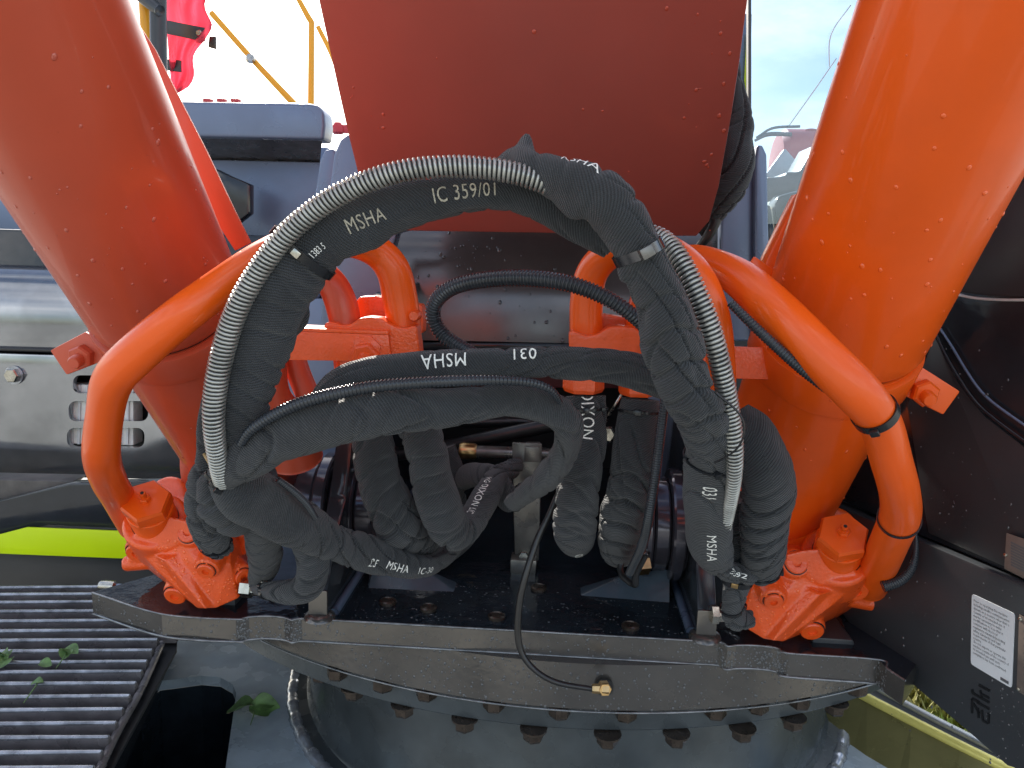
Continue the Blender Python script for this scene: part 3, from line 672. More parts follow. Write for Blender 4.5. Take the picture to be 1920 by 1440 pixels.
hexhead('hex_nut', W(1142, 812, 1.88), (-.3, -1, 0), .02, .02, STEEL, bay)
pipe('thin_wire', [(1165, 740, 1.5, 5), (1150, 765, 1.5, 5), (1135, 790, 1.6, 6)], STEEL, bay, seg=8)
# strap bracket
sb = empty('strap_bracket', WZ(982, 1075, ZD), 'grey bent strap bracket bolted upright on the black deck, behind the thin hose', 'bracket')
yb = WZ(982, 1076, ZD)[1]
pprism('strap', [(960, 830), (1016, 832), (1010, 1052), (965, 1050)], yb+.03, .008, BRACK, sb, .003)
pprism('foot_block', [(957, 1050), (1006, 1052), (1004, 1078), (957, 1076)], yb, .05, BRACK, sb, .003)
hexhead('bolt', W(982, 1040, yb+.03), (0, -1, 0), .012, .012, STEEL, sb)
pprism('top_tab', [(984, 838), (1012, 838), (1014, 868), (982, 866)], yb+.02, .05, BRACK, sb, .003)

# ================================================================== BOOM CYLINDERS
def axispt(A, B, z): return A+(B-A)*((A[2]-z)/(A[2]-B[2]))
def cylinder(sx, A, B, ypx, label, tabpoly, boltpx, m, endz):
    A = np.array(A); B = np.array(B); ax = nrm(B-A); best = None
    for z in np.linspace(1.2, 2.1, 400):
        p = axispt(A, B, z); n = CAM-p; n -= ax*(n@ax); q = p+nrm(n)*.125; y = proj(q)[1]
        if best is None or abs(y-ypx) < best[0]: best = (abs(y-ypx), z)
    zc = best[1]; c = axispt(A, B, zc); root = empty('boom_cylinder', axispt(A, B, endz), label, 'hydraulic cylinder', 'boom lift cylinders')
    L = np.linalg.norm(axispt(A, B, 2.75)-c)
    lathe('barrel', [(.125, 0), (.125, L*.5), (.125, L-.03), (.1245, L-.012), (.120, L-.002), (.113, L)], axispt(A, B, 2.75), ax, m, root, 128, angle=0)
    lathe('seal_groove', [(.116, -.012), (.1165, .012)], c, ax, RUBB, root, 96)
    L2 = np.linalg.norm(axispt(A, B, endz)-c)
    lathe('lower_barrel', [(.1195, 0), (.1195, L2*.6), (.1195, L2), (.10, L2+.03)], c+ax*.004, ax, m, root, 128, angle=20)
    lathe('clamp_band', [(.1195, .006), (.1285, .007), (.1295, .010), (.1295, .064), (.1285, .067), (.1195, .068)], c, ax, m, root, 96, angle=30)
    # clamp tabs with bolt
    q = W(*boltpx, c[1]-.01); Yt = c[1]-.02
    fp = prism('clamp_tab', [W(x, y, Yt) for x, y in tabpoly], (0, .007, 0), m, root, .003)
    bp_ = [W(x, y, Yt)+np.array([0, .030, .004]) for x, y in tabpoly]; prism('clamp_tab', bp_, (0, .007, 0), m, root, .003)
    bc = W(*boltpx, Yt); hexhead('clamp_nut', bc, (0, -1, -.1), .021, .016, m, root, .4)
    lathe('bolt_end', [(.011, 0), (.011, .030), (.009, .033), (.004, .0335)], bc, nrm((.05*-sx, -1, -.25)), m, root, 20)
    d = nrm(W(*boltpx, Yt)-W(tabpoly[0][0], tabpoly[0][1], Yt))
    # eye at the foot
    e = axispt(A, B, endz)+ax*.06
    lathe('foot_eye', [(.10, -.095), (.128, -.085), (.134, -.07), (.134, .07), (.128, .085), (.10, .095)], e, (1, 0, 0), m, root, 64, angle=25)
    # drops
    dl = []; x, y, a = basis(ax); up = nrm(CAM-c)
    for i in range(170):
        t = random.uniform(-.75, L2) if random.random() < .6 else random.uniform(-.35, -.02); th = random.gauss(0, 1.0 if sx < 0 else .8)
        n0 = nrm(up-ax*(up@ax)); b0 = np.cross(ax, n0); nn_ = nrm(n0*math.cos(th)+b0*math.sin(th)); rr = .125 if t < 0 else .1195
        if 0 < t < .07: rr = .1295
        p = c+ax*t+nn_*(rr+.0001); dl.append((p, nn_))
    drops(root, dl, .0006, .0034, m=ODROP if sx > 0 else RDROP)
    return root, c, ax, zc
cylL = cylinder(-1, (-.5481, .9726, 2.0), (-.582, 1.6136, 1.35), 655, 'left boom lift cylinder, haze-reddened orange, wet, its foot behind the looped sleeves',
    [(93, 657), (124, 703), (197, 675), (212, 660), (190, 640), (160, 622)], (157, 668), LEFTHAZE, 1.40)
cylR = cylinder(1, (.5457, 1.0167, 2.0), (.5263, 1.5065, 1.35), 712, 'right boom lift cylinder, bright orange with rain drops, beside the black side panel',
    [(1718, 681), (1801, 734), (1769, 778), (1688, 738), (1700, 700)], (1730, 735), ORANGE, 1.36)
# slotted ear on the inner side of the right clamp
er = cylR[0]; yy = 1.22
pprism('slotted_ear', [(1405, 495), (1415, 480), (1452, 506), (1447, 522), (1445, 530), (1403, 503)], yy, .008, ORANGE, er, .003)
pprism('slotted_ear', [(1404, 512), (1412, 500), (1448, 528), (1444, 545)], yy+.03, .008, ORANGE, er, .003)
# side rails running behind the barrels (slivers beside each cylinder)
pprism('side_rail', [(250, 40), (262, 50), (290, 92), (330, 172), (388, 285), (440, 395), (470, 455), (440, 470), (330, 300)], 1.35, .006, LEFTHAZE, cylL[0], .002)
pprism('side_rail', [(1500, 360), (1470, 420), (1440, 482), (1420, 530), (1400, 600), (1440, 640), (1500, 500)], 1.30, .05, ORANGE, er, .004)

# flat bars joining the clamps to the pipe blocks
def flatbar(poly, Y, label, m, boltp=None, ret=.035):
    r = empty('clamp_bar', W(*poly[0], Y), label, 'bracket')
    p = [W(x, y, Y) for x, y in poly]
    prism('bar_web', p, (0, .008, 0), m, r, .0015)
    t0, t1 = p[0], p[1]; prism('bar_flange', [t0+np.array([0, 0, .0]), t1+np.array([0, 0, 0]), t1+np.array([0, ret, .002]), t0+np.array([0, ret, .002])], (0, 0, .006), m, r, .0015)
    if boltp:
        b = W(*boltp, Y-.001)
        lathe('washer_plate', [(.024, 0), (.024, .004), (.02, .006)], b+np.array([0, 0, .008]), (0, -1, 0), m, r, 6, .3)
        hexhead('hex_nut', b, (0, -1, -.15), .022, .018, m, r, .2)
        lathe('bolt_end', [(.0115, 0), (.0115, .018), (.0110, .019), (.0115, .021), (.0115, .034), (.009, .037), (.004, .0375)], b-np.array([0, .006, 0]), nrm((.1, -1, -.38)), m, r, 24)
    return r
flatbar([(522, 620), (728, 628), (733, 678), (523, 675)], 1.21, 'flat red bar with one big nut, between left cylinder and left pipe block', CAST, (688, 665))
flatbar([(1130, 640), (1300, 648), (1460, 652), (1462, 712), (1300, 708), (1130, 690)], 1.22, 'flat orange bar from the right pipe block to the right cylinder', CAST)

# ================================================================== PIPE BLOCKS
def pblock(front, back, Yf, label, extra):
    r = empty('pipe_block', W(front[0][0], front[0][1], Yf), label, 'pipe clamp block')
    hs = []
    def P(pts, Y, th):
        v = [W(x, y, Y) for x, y in pts]; n = len(v); return (v+[q+np.array([0, th, 0]) for q in v], [list(range(n))[::-1], list(range(n, 2*n))]+[[i, (i+1) % n, n+(i+1) % n, n+i] for i in range(n)])
    voxel_union('front_half', [P(front, Yf, .040)], CAST, r, .0028, 5)
    voxel_union('rear_half', [P(back, Yf+.075, .04)], CAST, r, .0028, 5)
    for kind, x, y, w, h in extra:
        p = W(x, y, Yf+.03); rr = w*.5/FPX*depth(p)
        if kind == 'nut':
            hh = h/FPX*depth(p)
            lathe('flange_nut', [(rr*.8, -.03), (rr*.98, 0), (rr, .004), (rr, hh*.8), (rr*.9, hh), (rr*.6, hh+.001)], p, (0, 0, -1), CAST, r, 6, .52, True, 20)
        if kind == 'lug':
            lathe('side_lug', [(rr*.9, 0), (rr, .006), (rr, .03), (rr*.8, .034)], p, (0, -1, 0), CAST, r, 20)
    return r
blkL = pblock([(604, 616), (611, 604), (625, 604), (640, 610), (657, 608), (672, 597), (690, 594), (712, 596), (728, 606), (742, 613), (760, 615), (776, 610), (782, 613), (783, 628), (788, 670), (797, 676), (735, 680), (620, 676)],
       [(668, 562), (675, 556), (702, 555), (740, 562), (790, 572), (793, 600), (792, 624), (765, 640), (670, 630)], 1.22, 'red pipe block holding the two left elbow pipes, beside the flat bar', [('nut', 666, 676, 78, 30), ('nut', 757, 676, 78, 30), ('lug', 783, 590, 20, 10)])
blkR = pblock([(1066, 628), (1069, 620), (1080, 622), (1100, 630), (1122, 626), (1140, 614), (1160, 611), (1188, 614), (1208, 626), (1230, 640), (1245, 655), (1248, 690), (1180, 690), (1068, 672)],
       [(1068, 590), (1072, 582), (1150, 592), (1200, 600), (1225, 620), (1225, 650), (1070, 640)], 1.22, 'bright orange pipe block holding the right elbow pipes, above the two hex nuts', [('nut', 1095, 700, 78, 35), ('nut', 1197, 706, 72, 35)])

# ================================================================== STEEL PIPES
pipes = 'painted steel hydraulic pipes'
def hp_(rows, label, m):
    o, i = pipe('steel_pipe', rows, m, None, 36, .006); tag(o, label, 'pipe', pipes); return o, i
pL, iL = hp_([(760, 690, 1.26, 60), (757, 610, 1.26, 64), (750, 560, 1.26, 66), (737, 505, 1.25, 64), (705, 470, 1.24, 60), (650, 452, 1.20, 58), (570, 452, 1.12, 58), (500, 478, 1.04, 62), (400, 548, .98, 70), (330, 600, .96, 74), (252, 668, .97, 78), (212, 712, .99, 74), (198, 770, 1.02, 66), (190, 850, 1.08, 66), (203, 898, 1.20, 62), (224, 936, 1.34, 58), (252, 985, 1.46, 56)],
    'outer left steel pipe, glossy orange, bending round the left cylinder down to its valve block', ORANGE)
pL2, _ = hp_([(655, 690, 1.26, 56), (648, 610, 1.26, 58), (640, 570, 1.26, 60), (622, 530, 1.26, 56), (590, 508, 1.26, 52), (545, 520, 1.28, 50), (500, 600, 1.34, 50), (500, 700, 1.36, 50)], 'short left elbow pipe, haze-reddened orange, the lower of two entering the left pipe block', LEFTHAZE)
pR, iR = hp_([(1205, 690, 1.26, 58), (1203, 610, 1.26, 60), (1212, 560, 1.26, 60), (1240, 510, 1.25, 58), (1290, 488, 1.20, 58), (1345, 498, 1.13, 60), (1400, 532, 1.08, 74), (1470, 598, 1.03, 84), (1545, 674, 1.00, 86), (1610, 738, .99, 86), (1650, 790, 1.01, 76), (1670, 860, 1.05, 74), (1686, 920, 1.10, 72), (1688, 965, 1.16, 72), (1670, 1010, 1.23, 68), (1648, 1060, 1.33, 66), (1630, 1095, 1.42, 66)],
    'outer right steel pipe with two black ties, bending down to the right valve block', ORANGE)
pR2, _ = hp_([(1100, 690, 1.26, 62), (1099, 620, 1.26, 62), (1100, 560, 1.26, 62), (1110, 510, 1.25, 60), (1145, 474, 1.22, 58), (1200, 458, 1.16, 56), (1255, 470, 1.10, 56), (1305, 512, 1.06, 58), (1336, 580, 1.05, 58), (1350, 660, 1.08, 54), (1352, 760, 1.14, 54), (1345, 860, 1.22, 52), (1350, 960, 1.32, 50)],
    'inner right steel pipe, bright orange, arching from the pipe block behind the grey spring hose', ORANGE)
pipe('drain_pipe', [(545, 650, 1.42, 44), (560, 700, 1.42, 44), (585, 760, 1.42, 44), (610, 830, 1.42, 44)], LEFTHAZE, cylL[0])
pipe('foot_web', [(505, 640, 1.36, 60), (508, 740, 1.38, 70), (540, 800, 1.42, 90), (555, 860, 1.45, 100)], LEFTHAZE, cylL[0])
# hex plated adapters under the right nuts
for (x, y, Y) in ((1652, 1052, 1.315), (1646, 1066, 1.345)):
    pass
# cable ties on the right pipe
tie(iR, 1636, 778, TIE, pR, .012, True, 1.05); tie(iR, 1688, 975, TIE, pR, .006, False, 1.03)

# ================================================================== VALVE BLOCKS
def valve_block(side, label):
    cL = W(303, 993, 1.36)
    cR = W(1556, 1056, 1.36)
    c0 = cL if side < 0 else cR
    def L(px, py, Y):
        p = W(px, py, Y)-cL
        if side > 0: p = p*np.array([-1, 1, 1])
        return c0+p
    def D(v):
        v = np.array(v, float)
        return v*np.array([-side*-1 if side > 0 else 1, 1, 1])*np.array([-1 if side > 0 else 1, 1, 1]) if False else (v*np.array([-1, 1, 1]) if side > 0 else v)
    root = empty('valve_block', L(375, 1130, 1.4), label, 'valve block', 'cylinder valve blocks')
    view = nrm(CAM-cL); axis = D(nrm(view*.84+np.array([-.22, 0, .50])))
    parts = []
    back = [L(*q, 1.50) for q in [(250, 965), (335, 910), (395, 930), (440, 975), (464, 1015), (462, 1095), (400, 1128), (330, 1105), (262, 1055), (240, 1025)]]
    parts.append(hull(back+[L(*q) for q in [(240, 1020, 1.375), (262, 1034, 1.34), (300, 1046, 1.325), (345, 1018, 1.325), (385, 1004, 1.35), (432, 985, 1.38), (296, 1072, 1.33), (370, 1056, 1.318), (432, 1058, 1.34), (330, 1102, 1.345), (372, 1141, 1.332), (405, 1140, 1.335), (446, 1122, 1.36), (464, 1100, 1.39)]]))
    parts.append(hull([L(*q) for q in [(286, 1040, 1.332), (308, 1050, 1.306), (340, 1038, 1.325), (366, 1138, 1.335), (385, 1142, 1.312), (402, 1136, 1.332), (330, 1090, 1.36), (400, 1090, 1.36)]]))
    parts.append(hull([L(*q, Y) for q in [(262, 985), (300, 965), (345, 975), (372, 985), (368, 1004), (345, 1012), (310, 1034), (268, 1028), (246, 1015)] for Y in (1.322, 1.40)]))
    bb = L(296, 985, 1.37)
    parts.append(lathe_v([(.060, -.06), (.060, .016), (.055, .022)], bb, axis, 40))
    for q, Y, r, l in [((352, 1002), 1.322, .026, .03), ((258, 1036), 1.36, .030, .05), ((327, 1114), 1.36, .026, .06), ((385, 1068), 1.305, .024, .03), ((447, 1081), 1.36, .024, .03)]:
        parts.append(lathe_v([(r*1.15, -.06), (r, 0), (r*.93, .006)], L(*q, Y)+np.array([0, .010, 0]), nrm(D((0, -1, -.45) if q[0] != 352 else (0, -1, .5))) if q[0] != 447 else nrm(D((.9, -.7, -.2))), 28))
    for q in [(272, 1060), (285, 1048)]:
        parts.append(lathe_v([(.016, 0), (.016, .058), (.013, .064)], L(q[0]+20, q[1]-8, 1.44), D((-1, -.1, -.1)), 20))
    parts.append(lathe_v([(.043, 0), (.046, .02), (.045, .08), (.038, .085)], L(352, 945, 1.54), D((-.1, -1, .5)), 32))
    voxel_union('casting', parts, CAST, root, .0026, 4)
    # hex cap and its neck
    lathe('cap_neck', [(.0415, -.02), (.0415, .068), (.040, .070)], bb, axis, ORANGE, root, 48)
    cc = bb+axis*.068
    lathe('neck_seal', [(.0425, 0), (.0425, .003)], bb+axis*.021, axis, RUBB, root, 48)
    lathe('hex_cap', [(.036, -.002), (.0430, .002), (.0440, .005), (.0440, .026), (.0405, .032), (.020, .033)], cc, axis, ORANGE, root, 6, .35, True, 20)
    nc = cc+axis*.033
    hexhead('grease_nipple', nc, axis, .0105, .009, ORANGE, root)
    lathe('nipple_tip', [(.0055, 0), (.0055, .010), (.0062, .012), (.0055, .015), (.0028, .015), (.0026, .011)], nc+axis*.008, axis, ORANGE, root, 16)
    lathe('nipple_mouth', [(.003, 0), (.003, .0006)], nc+axis*.0232, axis, DARK, root, 12)
    for q, Y, r, dd in [((352, 1002), 1.322, .0195, (0, -1, .5)), ((256, 1036), 1.36, .022, (0, -1, -.45)), ((327, 1115), 1.36, .021, (0, -1, -.45)), ((385, 1068), 1.305, .0165, (0, -1, -.45)), ((447, 1081), 1.36, .016, (.9, -.7, -.2))]:
        dv = nrm(D(dd)); p = L(*q, Y)+np.array([0, .010, 0])+dv*.005
        lathe('plug_recess', [(r*1.10, 0), (r*1.10, .0016)], p, dv, DARK, root, 32)
        lathe('port_plug', [(r, 0), (r, .005), (r*.9, .0072), (r*.42, .0072), (r*.36, .002), (r*.1, .002)], p, dv, CAST, root, 32)
    # lug with hex bolt on the inner side
    pl = [L(*q, 1.42) for q in [(432, 972), (468, 975), (470, 1000), (460, 1040), (448, 1045), (444, 1000)]]
    prism('bolt_lug', pl, (0, .02, 0), CAST, root, .003)
    hexhead('lug_bolt', L(458, 992, 1.42), D((.1, -1, .1)), .014, .018, CAST, root, .2)
    # plated fittings
    f0 = L(455, 1101, 1.36)
    lathe('hose_fitting', [(.019, 0), (.019, .020), (.014, .022), (.014, .036), (.018, .038), (.018, .050)], f0, D((1, -.05, -.02)), STEEL, root, 6, .2, True, 20)
    lathe('hose_fitting', [(.016, 0), (.016, .018), (.013, .02), (.013, .04)], L(402, 1040, 1.37), D((.25, -.2, 1)), STEEL, root, 6, .2, True, 20)
    dl = []
    for i in range(260):
        a, b_ = random.uniform(290, 450), random.uniform(1010, 1135); o_ = L(a, b_, 1.2)
        dl.append(o_)
    return root, L, D, dl
vbL, LL_, DL_, dL_ = valve_block(-1, 'left orange cast valve block with hex cap, hanging below the left boom cylinder')
vbR, LR_, DR_, dR_ = valve_block(1, 'right orange cast valve block with hex cap, beside the black side panel')
# rain on the castings: drops where rays from above meet the surface
dg = bpy.context.evaluated_depsgraph_get()
for root, dd in ((vbL, dL_), (vbR, dR_)):
    dg.update(); cast = [o for o in root.children if o.name.startswith('casting')][0]; mw = cast.matrix_world.inverted(); res = []
    for p in dd:
        d = nrm(p-CAM); ok, loc, nn_, idx = cast.ray_cast(Vector(CAM)-root.location*0+Vector((0, 0, 0)), Vector(d))
        if ok: res.append((np.array(loc), np.array(nn_)))
    if res: drops(root, res, .0006, .0030, m=ODROP)

# ================================================================== PINS
def pin(x0, x1, c, label):
    r = empty('pivot_pin', (x0, c[0], c[1]), label, 'pivot pin')
    L = x1-x0
    for nm_, rr, a, b in (('pin_boss', .105, 0, .045), ('seal_ring', .118, .045, .075), ('pin_boss', .100, .075, .11), ('seal_ring', .113, .11, .13), ('pin_boss', .095, .13, .17)):
        sg = 1 if L > 0 else -1
        lathe(nm_, [(rr-.012, a), (rr-.003, a+.002), (rr, a+.006), (rr, b-.006), (rr-.003, b-.002), (rr-.012, b)], (x0, c[0], c[1]), (sg, 0, 0), PINBL, r, 64, angle=20)
    return r
pq = W(590, 945, 1.62); pin(pq[0]-.02, pq[0]+.1, (1.62, pq[2]), 'glossy black stepped pivot boss beside the left cylinder foot')
pq = W(1300, 990, 1.58); pin(pq[0]+.02, pq[0]-.1, (1.60, pq[2]), 'glossy black ringed pivot boss left of the right lettered sleeve')
hexhead('zinc_nut', WP(1213, 1058, (0, 1.5, 0), (0, 1, 0)), (-1, -.4, 0), .02, .03, BRASS, None)
o_ = bpy.data.objects['zinc_nut']; o_.name = 'pin_lock_bolt'; tag(o_, 'yellow zinc hex bolt on the right pivot boss, right of the thin black conduit', 'bolt')
pb = W(712, 1030, 1.7); lathe('copper_drain_plug', [(.012, 0), (.016, .01), (.016, .05), (.022, .052), (.022, .075)], pb, (.5, -.6, -.3), BRASS, None, 6)
tag(bpy.data.objects['copper_drain_plug'], 'copper brown hex plug behind the lower left lettered sleeve', 'fitting')

# ================================================================== BLACK SLEEVED HOSES
G_ = 'black fabric sleeved hoses'
s1, i1 = sleeve('sleeved_hose', [(430, 868, 1.00, 60), (450, 800, .985, 84), (466, 730, .975, 96), (484, 650, .965, 106), (508, 575, .955, 122), (548, 500, .95, 130), (598, 445, .95, 120), (650, 425, .95, 100), (700, 405, .95, 98), (783, 380, .95, 88), (870, 365, .955, 76), (950, 360, .96, 64), (1000, 372, .96, 68), (1050, 395, .965, 76), (1100, 425, .97, 80), (1150, 455, .98, 70)],
    'long black sleeve arching high from the left bundle, stitched letters on its crown', G_, .095, 3, .050, .48, slack=.55, peaks=[(700, 470, .25, .03, .6), (880, 420, -.25, .03, .6), (500, 640, .15, .04, .5)])
lettering(i1, 690, 412, 'MSHA', .016, s1, voff=-.004, lm=LETT2); lettering(i1, 873, 374, 'IC 359/01', .016, s1, voff=.001, lm=LETT2)
lettering(i1, 604, 472, '1383 5', .008, s1, voff=-.012)
tie(i1, 562, 470, TIE, s1, .011, True, 1.03, headm=STEEL)
s2, i2 = sleeve('sleeved_hose', [(930, 330, .99, 50), (972, 306, .965, 66), (1000, 318, .935, 84), (1062, 340, .915, 98), (1118, 362, .90, 108), (1160, 402, .90, 114), (1185, 455, .905, 100), (1212, 510, .91, 90), (1234, 560, .92, 106), (1252, 620, .93, 114), (1272, 680, .945, 116), (1297, 740, .96, 116), (1320, 800, .985, 106), (1333, 858, 1.02, 84), (1328, 915, 1.06, 100), (1330, 980, 1.10, 100), (1332, 1030, 1.14, 96), (1352, 1066, 1.17, 70), (1400, 1078, 1.20, 56)],
    'thick wrinkled black sleeve down the right of the arch, steel band at its shoulder', G_, .088, 11, .034, .70, slack=.9, peaks=[(992, 262, .75, .012, .30), (1015, 300, -.3, .010, .5), (1170, 520, .35, .014, .5), (1060, 430, .35, .02, .5), (1180, 600, -.3, .015, .5), (1345, 720, -.2, .03, .5)])
lettering(i2, 1327, 895, '031', .021, s2, flip=False, ratio=.62); lettering(i2, 1335, 1000, 'MSHA', .017, s2, ratio=.95); lettering(i2, 1362, 1068, '359 2', .014, s2, flip=False, ratio=1.0)
lettering(i2, 1092, 318, 'MSHA', .014, s2, voff=.030)
tie(i2, 1205, 468, mat('dark_steel_band', (.13, .13, .14), .2, metal=.9), s2, .012, True, 1.03, name='steel_band', headm=BRACK, hs=1.4)
tie(i2, 1333, 862, TIE, s2, .004, True, 1.05)
s2b, i2b = sleeve('sleeved_hose', [(1385, 770, 1.10, 40), (1412, 810, 1.09, 84), (1436, 870, 1.09, 96), (1446, 930, 1.11, 94), (1436, 990, 1.14, 90), (1430, 1040, 1.18, 84), (1432, 1080, 1.22, 56)],
    'short outermost black sleeve dropping into the top of the right valve block', G_, .12, 23, .034, .8)
tie(i2b, 1443, 1070, TIE, s2b, .006, True, 1.05)
s2c, i2c = sleeve('sleeved_hose', [(1385, 930, 1.20, 60), (1386, 1000, 1.21, 64), (1382, 1070, 1.22, 56), (1372, 1130, 1.24, 40), (1380, 1162, 1.26, 44), (1408, 1160, 1.27, 34)],
    'thin black sleeve with metal crimps curling into the right valve block side', G_, .12, 29, .03, .9)
tie(i2c, 1380, 1085, TIE, s2c, .010, True, 1.05, headm=BRASS); tie(i2c, 1372, 1138, TIE, s2c, .006, True, 1.08, headm=STEEL)

s3, i3 = sleeve('sleeved_hose', [(585, 770, 1.08, 40), (630, 728, 1.05, 60), (690, 706, 1.04, 70), (760, 697, 1.03, 68), (840, 686, 1.02, 64), (920, 681, 1.01, 62), (1000, 678, 1.01, 62), (1080, 680, 1.02, 66), (1150, 686, 1.03, 68), (1205, 702, 1.04, 70), (1250, 722, 1.06, 60)],
    'narrow black sleeve crossing level at mid height with upside down MSHA letters', G_, .075, 37, .06, .7, slack=.5)
lettering(i3, 842, 682, 'MSHA', .020, s3, flip=True, voff=-.006); lettering(i3, 985, 666, '031', .018, s3, flip=True, voff=-.010)
s4, i4 = sleeve('sleeved_hose', [(408, 905, 1.02, 50), (445, 868, 1.0, 84), (500, 832, .985, 92), (560, 806, .975, 98), (640, 784, .97, 92), (720, 770, .97, 92), (800, 768, .98, 92), (870, 762, .99, 76), (920, 755, 1.0, 66), (975, 756, 1.02, 64), (1030, 768, 1.04, 66), (1064, 792, 1.06, 66), (1062, 840, 1.10, 60), (1036, 885, 1.14, 62), (1000, 915, 1.18, 62), (965, 940, 1.22, 48)],
    'fat grey black sleeve crossing low across the middle under the ribbed black conduit', G_, .085, 43, .06, .72, slack=.6)
tie(i4, 414, 902, TIE, s4, .006, True, 1.05)
sleeve('sleeved_hose', [(545, 560, 1.02, 60), (560, 600, 1.03, 40), (540, 640, 1.05, 10)], 'loose black sleeve flap hanging behind the left of the arch', G_, .08, 47, .05, .3)
# left bundle
b1, ib1 = sleeve('sleeved_hose', [(392, 745, 1.05, 26), (384, 800, 1.06, 30), (388, 860, 1.07, 40), (380, 905, 1.08, 54), (378, 955, 1.10, 56), (392, 1000, 1.14, 62), (412, 1030, 1.20, 52)],
    'black sleeve looping furthest left of the bundle into the top of the left valve block', G_, .10, 53, .04, .8)
tie(ib1, 404, 1018, TIE, b1, .006, True, 1.05)
b2, ib2 = sleeve('sleeved_hose', [(415, 890, 1.02, 60), (455, 935, 1.05, 104), (505, 962, 1.09, 100), (560, 985, 1.14, 92), (610, 1008, 1.20, 80), (660, 1030, 1.25, 66), (720, 1050, 1.29, 58), (780, 1062, 1.33, 50), (830, 1050, 1.4, 40), (860, 1010, 1.5, 40)],
    'black sleeve running from the left bundle rightwards above the deck, letters near its end', G_, .15, 59, .036, .8, slack=.7)
lettering(ib2, 690, 1056, '25', .016, b2, voff=-.012); lettering(ib2, 737, 1058, 'MSHA', .015, b2, voff=-.008); lettering(ib2, 788, 1072, 'IC-30', .013, b2, voff=-.012)
b3, ib3 = sleeve('sleeved_hose', [(470, 900, 1.08, 90), (492, 960, 1.13, 86), (497, 1010, 1.18, 74), (498, 1060, 1.25, 58), (488, 1090, 1.29, 40)],
    'black sleeve hanging straight down in the middle of the left bundle', G_, .10, 61, .05, .8)
b4, ib4 = sleeve('sleeved_hose', [(560, 960, 1.18, 70), (582, 1010, 1.20, 62), (588, 1060, 1.21, 60), (572, 1100, 1.22, 62), (540, 1108, 1.23, 56), (505, 1106, 1.25, 38), (480, 1104, 1.28, 30)],
    'black sleeve hooking back leftwards into the lower fitting of the left valve block', G_, .13, 67, .04, .8)
tie(ib4, 500, 1106, TIE, b4, .008, True, 1.06, headm=STEEL)
bun, ibun = sleeve('sleeve_fold', [(400, 880, 1.06, 60), (420, 930, 1.08, 110), (440, 975, 1.11, 90), (455, 990, 1.14, 40)], 'bulging fold of black cloth at the tied left bundle, behind the knot', None, .13, 71, .04, .7)
# drops in the middle
d1, id1 = sleeve('sleeved_hose', [(692, 780, 1.30, 74), (701, 840, 1.29, 80), (712, 900, 1.29, 78), (738, 960, 1.30, 80), (762, 1000, 1.34, 78), (800, 1010, 1.42, 66)], 'olive black sleeve hanging left of its twin under the fat middle sleeve', G_, .12, 73, .042, .85)
d2, id2 = sleeve('sleeved_hose', [(780, 770, 1.28, 72), (792, 830, 1.27, 78), (806, 890, 1.27, 76), (826, 950, 1.28, 76), (848, 998, 1.31, 70), (878, 985, 1.36, 62), (905, 935, 1.42, 60), (928, 895, 1.5, 50), (962, 880, 1.62, 44)],
    'olive black sleeve turning up in a U with slanted white lettering', G_, .12, 79, .042, .85)
lettering(id2, 893, 945, 'VG DIXON LIC', .014, d2, voff=-.010)
d3, id3 = sleeve('sleeved_hose', [(1097, 742, 1.25, 70), (1098, 790, 1.245, 74), (1092, 850, 1.24, 80), (1086, 910, 1.25, 80), (1080, 960, 1.27, 80), (1078, 996, 1.30, 76), (1080, 1014, 1.37, 64), (1084, 1000, 1.48, 60), (1090, 980, 1.62, 54)], 'smooth black sleeve hanging from the left hex nut of the right pair', G_, .085, 83, .05, .9)
lettering(id3, 1088, 765, 'CDIXON', .020, d3, voff=.004); lettering(id3, 1075, 1012, '0312', .014, d3, voff=0)
tie(id3, 1097, 768, TIE, d3, .004, True, 1.04)
d4, id4 = sleeve('sleeved_hose', [(1199, 748, 1.25, 72), (1194, 800, 1.245, 76), (1186, 860, 1.24, 82), (1176, 920, 1.25, 84), (1166, 980, 1.28, 84), (1160, 1016, 1.33, 76), (1160, 1030, 1.40, 64), (1164, 1012, 1.50, 58), (1170, 990, 1.64, 52)], 'black sleeve hanging from the right hex nut, small tie near its top', G_, .10, 89, .042, .9)
tie(id4, 1197, 770, TIE, d4, .004, True, 1.04)
d5, _ = sleeve('sleeved_hose', [(850, 902, 1.75, 46), (900, 892, 1.6, 46), (935, 905, 1.52, 50), (955, 945, 1.5, 44), (985, 920, 1.6, 36)], 'black sleeve knot deep in the bay below the bronze cross tube', G_, .14, 97, .04, .8)
sleeve('sleeved_hose', [(700, 1000, 1.6, 60), (800, 1030, 1.62, 66), (860, 1000, 1.65, 60), (880, 960, 1.7, 50)], 'shadowed black sleeve lying on the deck behind the lettered ends', G_, .12, 101, .04, .7)
sleeve('sleeved_hose', [(830, 840, 1.7, 50), (845, 890, 1.7, 56), (850, 950, 1.7, 50)], 'shadowed black sleeve upright behind the U shaped drop', G_, .12, 103, .04, .7)

# tan tail of the left knot
tt = pipe('tie_tail', [(382, 850, .985, 6), (396, 872, .985, 8), (412, 896, .995, 8)], TAN, s4, seg=8)

